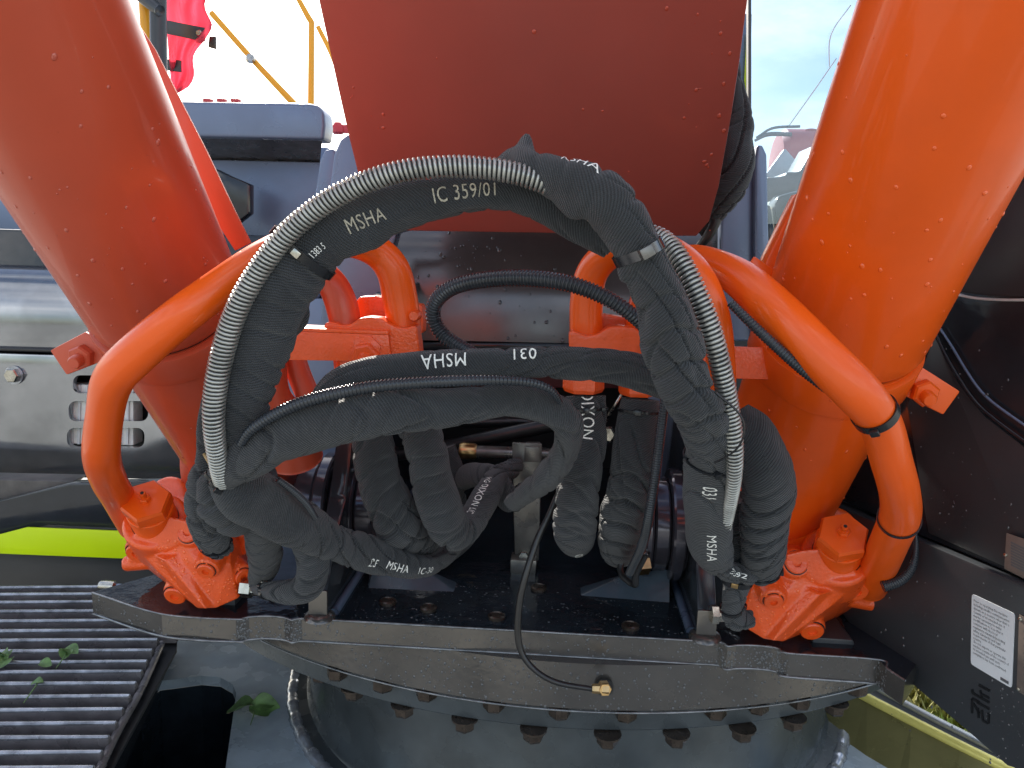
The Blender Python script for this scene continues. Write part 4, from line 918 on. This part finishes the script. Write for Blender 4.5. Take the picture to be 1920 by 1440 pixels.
# ================================================================== SPRING HOSES AND CONDUITS
g1, gP, gs = spring_hose([(424, 925, 1.04, 34), (412, 880, .99, 37), (401, 800, .955, 42), (404, 730, .945, 45), (420, 650, .935, 46), (450, 566, .925, 46), (495, 492, .92, 45), (545, 432, .915, 44), (610, 380, .91, 44), (690, 340, .905, 44), (770, 318, .905, 44), (860, 312, .91, 44), (945, 320, .915, 44), (1020, 342, .92, 44), (1080, 374, .93, 42), (1115, 400, .945, 40), (1190, 430, 1.0, 36), (1240, 445, .99, 38), (1272, 482, .965, 42), (1302, 540, .95, 44), (1330, 610, .945, 44), (1352, 690, .95, 42), (1368, 770, .965, 40), (1377, 840, .975, 36), (1376, 900, 1.0, 30), (1366, 960, 1.05, 26), (1350, 1030, 1.12, 24)],
    'long pale zinc spring guarded hose arching over everything from left bundle to right sleeve', .0056, .0022)
conduit([(800, 614, 1.25, 30)]+[(818, 640, 1.22, 30)] if False else [(900, 672, 1.12, 28), (862, 650, 1.14, 29), (830, 628, 1.15, 30), (812, 598, 1.15, 30), (816, 566, 1.14, 30), (850, 538, 1.12, 31), (910, 524, 1.10, 32), (980, 521, 1.08, 33), (1050, 528, 1.06, 33), (1110, 546, 1.05, 32), (1165, 575, 1.05, 30), (1205, 608, 1.06, 28), (1225, 630, 1.07, 26)],
    'black glossy spring conduit making an open loop in the centre in front of the cover', .0052, .20)
conduit([(452, 832, .965, 16), (470, 806, .955, 20), (510, 780, .95, 23), (560, 757, .945, 25), (620, 740, .945, 26), (700, 725, .945, 25), (780, 718, .95, 24), (860, 714, .955, 23), (940, 713, .965, 21), (1000, 718, .98, 18), (1035, 732, .995, 15), (1050, 755, 1.02, 12)],
    'slim black ribbed conduit lying along the top of the fat middle sleeve', .0050, .18)
conduit([(1370, 568, 1.02, 18), (1400, 598, 1.01, 20), (1440, 636, 1.0, 21), (1500, 690, 1.0, 21), (1550, 730, 1.0, 18)], 'black ribbed conduit clipped underneath the outer right pipe', .0044, .18)
conduit([(1248, 740, 1.16, 19), (1240, 800, 1.165, 19), (1230, 880, 1.17, 19), (1218, 960, 1.18, 19), (1205, 1020, 1.21, 18), (1180, 1075, 1.26, 16)], 'thin black ribbed conduit hanging right of the two drops beside the pivot boss', .0040, .12)
o_, _ = pipe('bent_rubber_pipe', [(1172, 1040, 1.34, 12), (1160, 1070, 1.33, 12), (1175, 1088, 1.31, 12), (1195, 1100, 1.29, 12), (1190, 1080, 1.28, 14), (1212, 1035, 1.24, 14)], RUBB, None, 16); tag(o_, 'short bent black rubber pipe stub below the second drop sleeve', 'pipe')
conduit([(520, 898, 1.06, 12), (552, 922, 1.08, 14), (576, 946, 1.10, 14), (592, 972, 1.12, 12)], 'short sparkling ribbed conduit on the shoulder of the left bundle', .0036, .2)
conduit([(1655, 1100, 1.30, 22), (1690, 1088, 1.30, 20), (1712, 1060, 1.31, 16), (1718, 1010, 1.32, 9), (1710, 980, 1.33, 7)], 'black ribbed cable curling beside the right valve block', .0040, .15)
th_, ith = pipe('thin_black_hose', [(1045, 930, 1.35, 12), (1028, 970, 1.34, 12), (1008, 1010, 1.33, 13), (988, 1070, 1.31, 13), (974, 1130, 1.30, 13), (971, 1190, 1.295, 13), (980, 1228, 1.29, 12), (1005, 1258, 1.285, 11), (1045, 1280, 1.28, 11), (1112, 1292, 1.29, 10)], RUBB, None, 14, .004)
tag(th_, 'thin black hose hanging over the deck edge to a brass fitting', 'hose')
fc = W(1110, 1291, 1.29); lathe('crimp', [(.0075, 0), (.0085, .004), (.0085, .016), (.0105, .018), (.0105, .030)], fc, (1, .05, 0), BRASS, th_, 6)
hexhead('brass_elbow', W(1131, 1288, 1.30), (.2, -1, .2), .013, .016, BRASS, th_)
lathe('threaded_hole', [(.017, 0), (.017, .003)], W(1133, 1288, 1.333), (0, -1, 0), DARK, th_, 24)
wr, _ = pipe('knot_string', [(1340, 735, .93, 5), (1392, 780, .93, 4), (1396, 815, .93, 4), (1380, 845, .94, 4), (1340, 868, .97, 4)], TIE, s2, 8)

# ================================================================== LEFT BACKGROUND
bp0 = W(200, 700, 2.3)
lp = empty('engine_side_panel', bp0, 'glossy grey engine side panel with slotted lamp opening and round bolt, behind the left cylinder', 'body panel')
V = []; F = []; prof = [(478, 2.62), (494, 2.46), (505, 2.40), (530, 2.37), (580, 2.35), (630, 2.345), (652, 2.35)]
XS = [-520, 60, 200, 340, 480, 620]
for py, Y in prof:
    for x in XS: V.append(W(x, py+x*.03, Y))
for i in range(len(prof)-1):
    for j in range(5): k = i*6+j; F.append([k, k+1, k+7, k+6])
pyd('upper_roll', V, F, SILV, lp, smooth=True, angle=60)
pipe('rubber_seam', [(-520, 640, 2.345, 9), (-80, 652, 2.345, 9), (200, 660, 2.345, 9), (620, 672, 2.345, 9)], RUBB, lp, 10)
plate = pprism('panel', [(-520, 646), (620, 682), (620, 905), (-520, 884)], 2.33, .02, SILV, None, .006)
cutters = []
for y0, y1, x0, x1 in [(711, 746, 106, 250), (761, 800, 98, 252), (813, 851, 95, 245)]:
    r_ = 14; pts = []
    for cx, cy, a0 in ((x0+r_, y0+r_, 180), (x1-r_, y0+r_, 270), (x1-r_, y1-r_, 0), (x0+r_, y1-r_, 90)):
        for k in range(5): a = R(a0+k*22.5); pts.append((cx+r_*math.cos(a), cy+r_*math.sin(a)))
    cu = prism('cutter', [W(x, y, 2.25) for x, y in pts], (0, .2, 0), DARK, None, 0); cutters.append(cu)
    mo = plate.modifiers.new('b', 'BOOLEAN'); mo.object = cu; mo.operation = 'DIFFERENCE'; mo.solver = 'EXACT'
dg = bpy.context.evaluated_depsgraph_get(); nm = bpy.data.meshes.new_from_object(plate.evaluated_get(dg)); nm.name = 'lower_panel'
for cu in cutters: bpy.data.objects.remove(cu)
bpy.data.objects.remove(plate)
link('lower_panel', nm, SILV, lp, True, 30)
hexhead('panel_bolt', W(27, 703, 2.325), (0, -1, 0), .024, .02, STEEL, lp)
lathe('bolt_washer', [(.03, 0), (.03, .004)], W(27, 703, 2.328), (0, -1, 0), TRIM, lp, 24)
wl = empty('work_lamp', W(185, 780, 2.42), 'clear ribbed work lamp behind the three slots of the grey side panel', 'lamp')
pprism('lamp_housing', [(88, 700), (262, 706), (262, 862), (88, 856)], 2.47, .02, DARK, wl, 0)
pprism('lamp_lens', [(128, 720), (250, 724), (250, 836), (124, 832)], 2.362, .06, LENS, wl, .006)
for k in range(9): pprism('lens_rib', [(134+k*13, 722), (138+k*13, 722), (136+k*13, 833), (132+k*13, 833)], 2.356, .008, WHITEP, wl, 0)
eb = empty('engine_bay_body', (-1.6, 3.6, 1.0), 'large dark body of the machine behind the grey side panel and hood', 'machine body')
box('body_shell', (-1.78, 3.9, 1.44), (1.9, 2.9, .80), BLACKP, eb, .01); box('body_shell', (0, 3.4, 1.45), (1.6, 1.2, .78), BLACKP, eb, .01)
box('hood_shell', (-1.5, 4.3, 2.02), (1.3, 2.4, .36), SKYTINT, eb, .01); box('cab_floor', (1.5, 3.4, 1.2), (1.2, 1.2, .2), BLACKP, eb, .01)
# ledge, dark beam and lime strip
ld = empty('step_ledge', W(60, 920, 2.1), 'weathered ledge and black channel above the lime strip, at the left edge', 'ledge')
pprism('ledge_top', [(-520, 888), (135, 903), (120, 915), (-520, 1050)], 2.12, .08, WOOD, ld, .004)
pprism('black_channel', [(-80, 958), (130, 908), (300, 905), (420, 910), (420, 1000), (90, 985), (0, 1004), (-80, 1025), (-520, 1130), (-520, 1070)], 2.05, .05, BLACKP, ld, .005)
pprism('lower_skirt', [(-520, 970), (420, 1000), (420, 1120), (-520, 1098)], 2.02+.08, .03, SIDEP, ld, .004)
o_ = pprism('lime_strip', [(-80, 1018), (0, 1002), (50, 989), (300, 999), (300, 1050), (-80, 1035)], 2.03, .006, LIME, None, .0008); tag(o_, 'bright lime reflective strip on the dark skirt, left of the left valve block', 'reflective strip')

# upper covers
uc_ = empty('engine_hood', W(470, 300, 2.7), 'sky-tinted grey engine hood block with rounded top corner, left of the boom', 'hood')
def rounded(pts, Y, th, nm_, m, bev): return pprism(nm_, pts, Y, th, m, uc_, bev, 4)
rounded([(240, 188), (345, 190), (575, 193), (596, 197), (607, 210), (609, 235), (606, 262), (240, 254)], 2.62, .10, 'hood_block', SKYTINT, .012)
V = [W(240, 254, 2.64), W(604, 262, 2.64), W(600, 305, 2.86), W(240, 297, 2.86)]; pyd('hood_slope', V, [[0, 1, 2, 3]], BRACK, uc_)
pprism('hood_side', [(240, 296), (604, 304), (590, 440), (586, 500), (240, 500)], 2.84, .06, SKYTINT, uc_, .006)
pprism('hood_bracket', [(400, 315), (430, 330), (466, 345), (466, 400), (440, 420), (400, 400)], 2.6, .05, BLACKP, uc_, .006)
pprism('far_left_cover', [(-80, 352), (40, 358), (300, 380), (300, 500), (-80, 486)], 2.9, .06, SKYTINT, uc_, .006)
for k in range(3): pprism('roof_bolt', [(380+k*26, 184), (396+k*26, 185), (396+k*26, 192), (380+k*26, 191)], 2.7, .02, REDF, uc_, .001)
bl = empty('boom_foot_bracket', W(640, 300, 2.2), 'pair of sky-tinted grey boom foot plates with rounded tops, left behind the boom', 'bracket', 'boom foot plates')
def ear(parent, pts, Y, th, m): return pprism('bracket_plate', pts, Y, th, m, parent, .008, 3)
ear(bl, [(585, 400), (600, 300), (608, 282), (622, 278), (630, 285), (620, 420), (600, 560), (575, 560)], 2.25, .05, SKYTINT)
ear(bl, [(608, 430), (626, 290), (638, 262), (652, 252), (672, 250), (720, 258), (790, 270), (790, 425), (745, 436), (735, 470), (700, 640), (600, 640)], 2.15, .06, SKYTINT)  # right side widened, unseen behind the boom, to block the sun
ear(bl, [(606, 620), (580, 560), (600, 420), (612, 420), (625, 560)], 2.30, .05, BLACKP)
br = empty('boom_foot_bracket', W(1400, 380, 2.2), 'upright sky-tinted grey boom foot plates between the boom and the cab glass', 'bracket', 'boom foot plates')
ear(br, [(1300, 500), (1335, 400), (1356, 300), (1360, 520), (1350, 640), (1290, 640)], 2.26, .05, BRACK)
ear(br, [(1352, 400), (1358, 350), (1390, 300), (1405, 296), (1415, 300), (1412, 480), (1412, 640), (1350, 640)], 2.15, .05, SKYTINT)
ear(br, [(1416, 300), (1420, 272), (1430, 272), (1438, 290), (1446, 640), (1416, 640)], 2.12, .05, SKYTINT)
# dark gasket / sleeve beside the boom
g_, _ = sleeve('gathered_boot', [(1372, 120, 1.95, 30), (1378, 190, 1.95, 46), (1380, 240, 1.95, 62), (1380, 300, 1.95, 66), (1362, 350, 1.97, 64), (1340, 400, 2.0, 40), (1320, 440, 2.05, 20)], None, None, .16, 113, .05, .8)
tag(g_, 'gathered black cloth boot between boom edge and cab glass', 'boot')
o_, _ = pipe('boom_foot_hose', [(1352, 330, 2.0, 20), (1350, 385, 2.0, 22), (1335, 430, 2.0, 20), (1312, 462, 2.02, 16), (1290, 480, 2.05, 12)], RUBB, None, 14); tag(o_, 'black rubber hose curving round the lower right corner of the boom', 'hose')

# rails, flags and pole top left
def rail(rows, label, r=YELR):
    o, _ = pipe('handrail', rows, r, None, 14, sm=2); tag(o, label, 'handrail', 'yellow handrails above the hood'); return o
rail([(396, 24, 4.2, 11), (474, 112, 4.2, 11), (556, 200, 4.2, 13)], 'slanting yellow handrail, the long one right of the red cloth')
rail([(555, -10, 4.4, 9), (578, 32, 4.4, 11), (584, 42, 4.4, 11), (584, 56, 4.4, 11), (583, 195, 4.4, 12)], 'upright yellow handrail post bent at its top, beside the boom edge')
rail([(596, 50, 4.8, 9), (620, 98, 4.8, 9), (640, 150, 4.8, 9)], 'short slanting yellow handrail nearest the boom edge')
jc = W(470, 112, 4.18); lathe('rail_clip', [(.02, 0), (.026, .01), (.02, .03)], jc, (.3, -1, .2), STEEL, bpy.data.objects['handrail'], 10)
pk = empty('exhaust_stack', W(295, 80, 3.2), 'dark upright stack with an orange tube, beside red cloth at upper left', 'exhaust')
pipe('stack_tube', [(297, -60, 3.2, 30), (297, 60, 3.2, 30), (300, 190, 3.2, 28)], SIDEP, pk)
pipe('orange_tube', [(272, -60, 3.25, 22), (272, 10, 3.25, 22), (276, 80, 3.25, 20)], YELR, pk)
pipe('stack_elbow', [(262, -10, 3.2, 24), (285, 8, 3.18, 24), (300, 20, 3.16, 20)], SIDEP, pk)
V = []; F = []; nx, ny = 14, 26
for j in range(ny+1):
    for i in range(nx+1):
        u = i/nx; v = j/ny; right = 392 - max(0, v-.42)*95 + 8*math.sin(v*17); left = 306+v*18
        if v > .9: right -= (v-.9)*300
        x = left+(right-left)*u; y = -60+v*250; V.append(W(x, y, 3.5+.05*math.sin(u*9+v*5)+.03*math.sin(v*16+u*3)))
for j in range(ny):
    for i in range(nx): k = j*(nx+1)+i; F.append([k, k+1, k+nx+2, k+nx+1])
CL = mat('sheer_red_cloth', (.85, .16, .22), .8, noise_amt=.4, nscale=6); t_ = CL.node_tree; tr_ = t_.nodes.new('ShaderNodeBsdfTranslucent'); tr_.inputs[0].default_value = (.95, .26, .34, 1); ms = t_.nodes.new('ShaderNodeMixShader'); ms.inputs[0].default_value = .75
t_.links.new(t_.nodes['Principled BSDF'].outputs[0], ms.inputs[1]); t_.links.new(tr_.outputs[0], ms.inputs[2]); t_.links.new(ms.outputs[0], t_.nodes['Material Output'].inputs[0])
o_ = pyd('red_cloth_wrap', V, F, CL, None, smooth=True, angle=0); sm_ = o_.modifiers.new('thick', 'SOLIDIFY'); sm_.thickness = .004
tag(o_, 'sunlit pinkish red cloth wrapped beside the dark stack at upper left', 'cloth')
pprism('dark_strap', [(306, 36), (384, 52), (383, 78), (308, 62)], 3.45, .01, SIDEP, o_, .002)
lathe('strap_rivet', [(.014, 0), (.010, .006)], W(373, 62, 3.445), (0, -1, 0), STEEL, o_, 12)
pprism('dark_strap', [(308, 110), (339, 113), (339, 135), (308, 131)], 3.45, .01, SIDEP, o_, .002)
pprism('loose_clip', [(392, 68), (404, 68), (404, 92), (390, 88)], 3.45, .012, BOLTM, o_, .002)
o_ = lathe('red_beacon', [(.018, 0), (.03, .01), (.028, .03), (.012, .05)], W(634, 252, 3.4), (0, -.1, 1), REDF, None, 12)
tag(o_, 'tiny red lamp fitting in the white gap between hood and boom', 'lamp')
box('beacon_arm', W(643, 242, 3.4), (.05, .02, .035), REDF, o_, .003)

# ================================================================== CAB, RIGHT
cabg = empty('cab_window', W(1500, 160, 2.6), 'pale reflective cab window glass between the boom and right cylinder', 'window')
pprism('glass_pane', [(1409, -120), (1720, -120), (1700, 420), (1440, 420), (1409, 300)], 2.55, .006, GLASS, cabg, 0)
pprism('window_seal', [(1403, -120), (1409, -120), (1409, 300), (1403, 200)], 2.54, .03, SIDEP, cabg, .002)
o_ = pprism('yellow_edge_strip', [(1401, 58), (1407, 58), (1403, 190), (1396, 150)], 2.62, .006, LIME, None, .0005); tag(o_, 'thin lime strip along the cab pillar, between boom and window', 'reflective strip')
o_ = pprism('cab_pillar', [(1380, 25), (1410, 25), (1406, 260), (1380, 260)], 2.64, .05, SKYTINT, None, .004); tag(o_, 'sky-tinted grey cab pillar sliver right of the boom', 'pillar')
# wiper lines
o_, _ = pipe('wiper_arm', [(1595, 10, 2.54, 2.5), (1558, 65, 2.54, 2.5), (1555, 125, 2.54, 2.5)], WHITEP, cabg, 6); pipe('wiper_arm', [(1568, 110, 2.54, 2.5), (1530, 165, 2.54, 2.5), (1480, 235, 2.54, 2)], WHITEP, cabg, 6)
# fuel truck beyond the glass
tk = empty('fuel_truck', W(1500, 300, 6.), 'small red and blue tanker with hand rails, seen through the cab window', 'truck')
c0 = W(1525, 310, 6.2); r0 = .26
lathe('tank_shell', [(.05, 0), (.22, .02), (r0, .06), (r0, 1.2)], c0-np.array([.30, 0, 0]), (1, 0, 0), REDF, tk, 40)
box('blue_band', c0+np.array([.3, -.27, -.05]), (1.2, .03, .12), BLUF, tk, .005)
for x in (1510, 1535): pipe('hand_rail', [(x-2, 264, 6.1, 4), (x, 245, 6.1, 4), (x+22, 245, 6.1, 4), (x+24, 264, 6.1, 4)], REDF, tk, 8, sm=1)
pipe('loading_arm', [(1415, 264, 6.0, 5), (1440, 252, 6.0, 8), (1484, 252, 6.0, 8)], BRACK, tk, 8)
pipe('loading_arm', [(1418, 258, 6.0, 4), (1450, 240, 6.0, 5), (1500, 237, 6.0, 5)], BRACK, tk, 8)
o_ = pprism('warning_triangle', [(1432, 332), (1470, 280), (1474, 280), (1500, 310), (1496, 325), (1492, 332)], 3.2, .02, WHITEP, None, .002); tag(o_, 'white triangular panel inside the cab window below the tanker', 'panel')
ds_ = empty('cab_dashboard', W(1500, 350, 2.7), 'black dashboard and seat shapes at the bottom of the cab window', 'dashboard')
pprism('dash_top', [(1432, 334), (1470, 330), (1475, 322), (1500, 322), (1530, 270), (1620, 260), (1620, 370), (1470, 368), (1432, 382)], 2.8, .2, SIDEP, ds_, .01)
pprism('lower_pad', [(1452, 382), (1462, 366), (1500, 356), (1600, 350), (1600, 560), (1470, 560)], 2.62, .1, BLACKP, ds_, .015)
pprism('lower_pad', [(1432, 384), (1446, 384), (1460, 480), (1470, 560), (1432, 560)], 2.60, .1, BLACKP, ds_, .012)
# black side panels: vertical planes turned 22 degrees
PD = nrm((-math.sin(R(22)), math.cos(R(22)), 0)); PN = nrm((-math.cos(R(22)), -math.sin(R(22)), 0))
P0 = np.array([.745, 1.33, 1.1])
def sp(px, py, off=0.): return WP(px, py, P0-PN*off, PN)
sp0 = empty('side_panel', sp(1760, 1200), 'charcoal lower side panel with white notice and emblem, at the lower right', 'body panel')
prism('panel_sheet', [sp(x, y) for x, y in [(1560, 945), (1720, 1012), (1935, 1104), (2100, 1180), (2100, 1560), (1900, 1440), (1888, 1436), (1817, 1374), (1738, 1307), (1687, 1263), (1640, 1228), (1600, 1180), (1540, 1100)]], -PN*.02, SIDEP, sp0, .004)
ups = empty('upper_side_panel', sp(1800, 800, .02), 'large black upper cab side panel with curved seam, behind the right cylinder', 'body panel')
prism('panel_sheet', [sp(x, y, .03) for x, y in [(1440, 470), (1480, 400), (1560, 300), (1700, 160), (2100, -300), (2100, 1172), (1935, 1092), (1720, 1002), (1570, 935), (1500, 900)]], -PN*.02, BLACKP, ups, .004)
prism('panel_backing', [sp(x, y, .075) for x, y in [(1480, 860), (1700, 920), (2100, 1080), (2100, 1300), (1740, 1200), (1600, 1130), (1480, 1080)]], -PN*.01, SIDEP, ups, 0)
prism('step_shelf', [sp(x, y, .02) for x, y in [(1560, 940), (1720, 1006), (1935, 1098), (2100, 1175)]]+[sp(x, y, .05) for x, y in [(2100, 1170), (1935, 1090), (1720, 998), (1560, 930)]], (0, 0, -.01), SIDEP, ups, .001)
def seam(rows, off, w, m, nm_='panel_seam_or_highlight'):
    return pipe(nm_, [[*sp(x, y, off), w] for x, y in rows], m, ups, 8, raw=True)
seam([(1760, 612), (1785, 650), (1815, 700), (1850, 745), (1925, 800), (2000, 850)], .024, .0022, SKYTINT)  # pale tubes along the seams paint their edge highlights
seam([(1752, 618), (1770, 660), (1800, 712), (1840, 765), (1925, 830), (2000, 880)], .022, .003, BLACKP)
seam([(1798, 553), (1830, 559), (1880, 562), (1930, 562), (2000, 560)], .028, .0025, WHITEP)
prism('recess_panel', [sp(x, y, .022) for x, y in [(1800, 548), (1840, 470), (1925, 330), (2100, 200), (2100, 552), (1930, 556), (1860, 556)]], -PN*.006, SIDEP, ups, .004)
prism('fender_panel', [sp(x, y, .024) for x, y in [(1752, 630), (1775, 680), (1805, 730), (1845, 780), (1925, 842), (2100, 960), (2100, 1165), (1935, 1086), (1740, 1000), (1700, 760)]], -PN*.006, SIDEP, ups, .004)
dl = [(sp(random.gauss(1890, 22), random.gauss(1360, 40))+PN*.0003, PN) for i in range(60)]+[(sp(random.uniform(1620, 1900), random.uniform(1080, 1380))+PN*.0003, PN) for i in range(40)]
drops(sp0, dl, .0006, .0024)
dl = [(sp(random.uniform(1700, 1915), random.uniform(650, 1000), .018)+PN*.0003, PN) for i in range(50)]
drops(ups, dl, .0006, .0022)
# notice sticker
st = empty('notice_sticker', sp(1862, 1200), 'white rectangular notice sticker with grey lines of print on the charcoal panel', 'sticker')
q = [sp(1822, 1113, -.0015), sp(1903, 1151, -.0015), sp(1897, 1291, -.0015), sp(1820, 1245, -.0015)]
rp = []
for i in range(4):
    a = q[i]; p_, n_ = q[i-1], q[(i+1) % 4]; rr = .007; d1_ = nrm(p_-a)*rr; d2_ = nrm(n_-a)*rr
    rp += [a+d1_, a+d1_*.35+d2_*.08, a+d1_*.08+d2_*.35, a+d2_]
prism('sticker_sheet', rp, -PN*.001, WHITEL, st, 0)
TXT = ["Prior to operating this machine", "including satellite communication", "system, in a country other than a", "country of its intended use, it", "may be necessary to make", "modifications to it so that it", "complies with the local", "regulatory standards(including", "safety standards) and legal", "requirements of that particular", "country.", " Do not export or operate this", "machine outside of the country of", "its intended use until such", "compliance has been confirmed."]
cu = bpy.data.curves.new('print', 'FONT'); cu.body = "\n".join(TXT); cu.size = 1; cu.space_line = 1.0; cu.resolution_u = 1
to = bpy.data.objects.new('tmp', cu); col.objects.link(to); dg = bpy.context.evaluated_depsgraph_get(); tm = bpy.data.meshes.new_from_object(to.evaluated_get(dg)); bpy.data.objects.remove(to)
co = np.array([v.co[:] for v in tm.vertices]); co[:, 0] -= co[:, 0].min(); co[:, 1] -= co[:, 1].max(); co[:, 0] /= co[:, 0].max(); co[:, 1] /= -co[:, 1].min()
for v, (a, b, _) in zip(tm.vertices, co):
    u = .06+.86*a; w = .06+.78*(-b); p = (q[0]*(1-u)+q[1]*u)*(1-w)+(q[3]*(1-u)+q[2]*u)*w+PN*.0008; v.co = p
tm.materials.clear(); link('print_lines', tm, PRINT, st, False)
prism('part_code', [(q[0]*(1-u)+q[1]*u)*(1-w)+(q[3]*(1-u)+q[2]*u)*w+PN*.0006 for u, w in ((.74, .93), (.93, .93), (.93, .97), (.74, .97))], PN*.0002, PRINT, st, 0)
# data plates
def dplate(pts, off, label, rivets):
    r = empty('data_plate', sp(*pts[0], off), label, 'data plate'); prism('plate_sheet', [sp(x, y, off) for x, y in pts], PN*.0015, PLATE, r, .0006)
    for x, y in rivets: lathe('rivet', [(.0035, 0), (.003, .0015), (.001, .002)], sp(x, y, off)+PN*.0018, PN, STEEL, r, 12)
    x0, y0 = pts[0]
    for k in range(9):
        yy_ = y0+14+k*(pts[3][1]-y0-20)/9; prism('print_row', [sp(x0+9, yy_+2, off)+PN*.0019, sp(x0+40, yy_+17, off)+PN*.0019, sp(x0+40, yy_+20, off)+PN*.0019, sp(x0+9, yy_+5, off)+PN*.0019], PN*.0002, PRINT, r, 0)
    return r
dplate([(1888, 999), (1950, 1020), (1950, 1100), (1884, 1066)], .016, 'small riveted data plate above the panel seam at the right edge', [(1887, 1040)])
dplate([(1912, 1152), (1990, 1190), (1990, 1350), (1907, 1294)], -.002, 'tall riveted data plate right of the white notice sticker, at the photo edge', [(1915, 1161), (1911, 1292)])
# emblem strokes on the panel
em = empty('panel_emblem', sp(1838, 1330), 'small black emblem of angular strokes below the white notice sticker', 'emblem')
def stroke(a, b, w):
    k = 5.053; A_ = (1540+a[0]/k, 1200+a[1]/k); B_ = (1540+b[0]/k, 1200+b[1]/k); d = np.array(B_)-np.array(A_); d = d/np.linalg.norm(d); n = np.array([-d[1], d[0]])*w*.5/k
    prism('stroke', [sp(A_[0]+n[0], A_[1]+n[1], -.0006), sp(B_[0]+n[0], B_[1]+n[1], -.0006), sp(B_[0]-n[0], B_[1]-n[1], -.0006), sp(A_[0]-n[0], A_[1]-n[1], -.0006)], PN*.0006, EMBL, em, 0)
for a, b, w in [((1490, 425), (1595, 482), 24), ((1430, 465), (1430, 500), 20), ((1430, 500), (1590, 592), 22), ((1505, 475), (1522, 545), 20), ((1525, 515), (1592, 552), 20), ((1428, 552), (1428, 695), 20), ((1428, 552), (1500, 595), 22),
                ((1440, 600), (1500, 700), 20), ((1475, 590), (1592, 655), 22), ((1483, 640), (1490, 740), 20), ((1520, 660), (1530, 765), 20), ((1530, 765), (1585, 792), 22), ((1585, 690), (1585, 790), 20)]: stroke(a, b, w)
lathe('corner_fastener', [(.006, 0), (.010, .004), (.006, .012)], sp(1655, 1228), PN, STEEL, sp0, 12)
print('objects', len(bpy.data.objects), 'tris', sum(len(o.data.polygons)*2 for o in bpy.data.objects if o.type == 'MESH'))
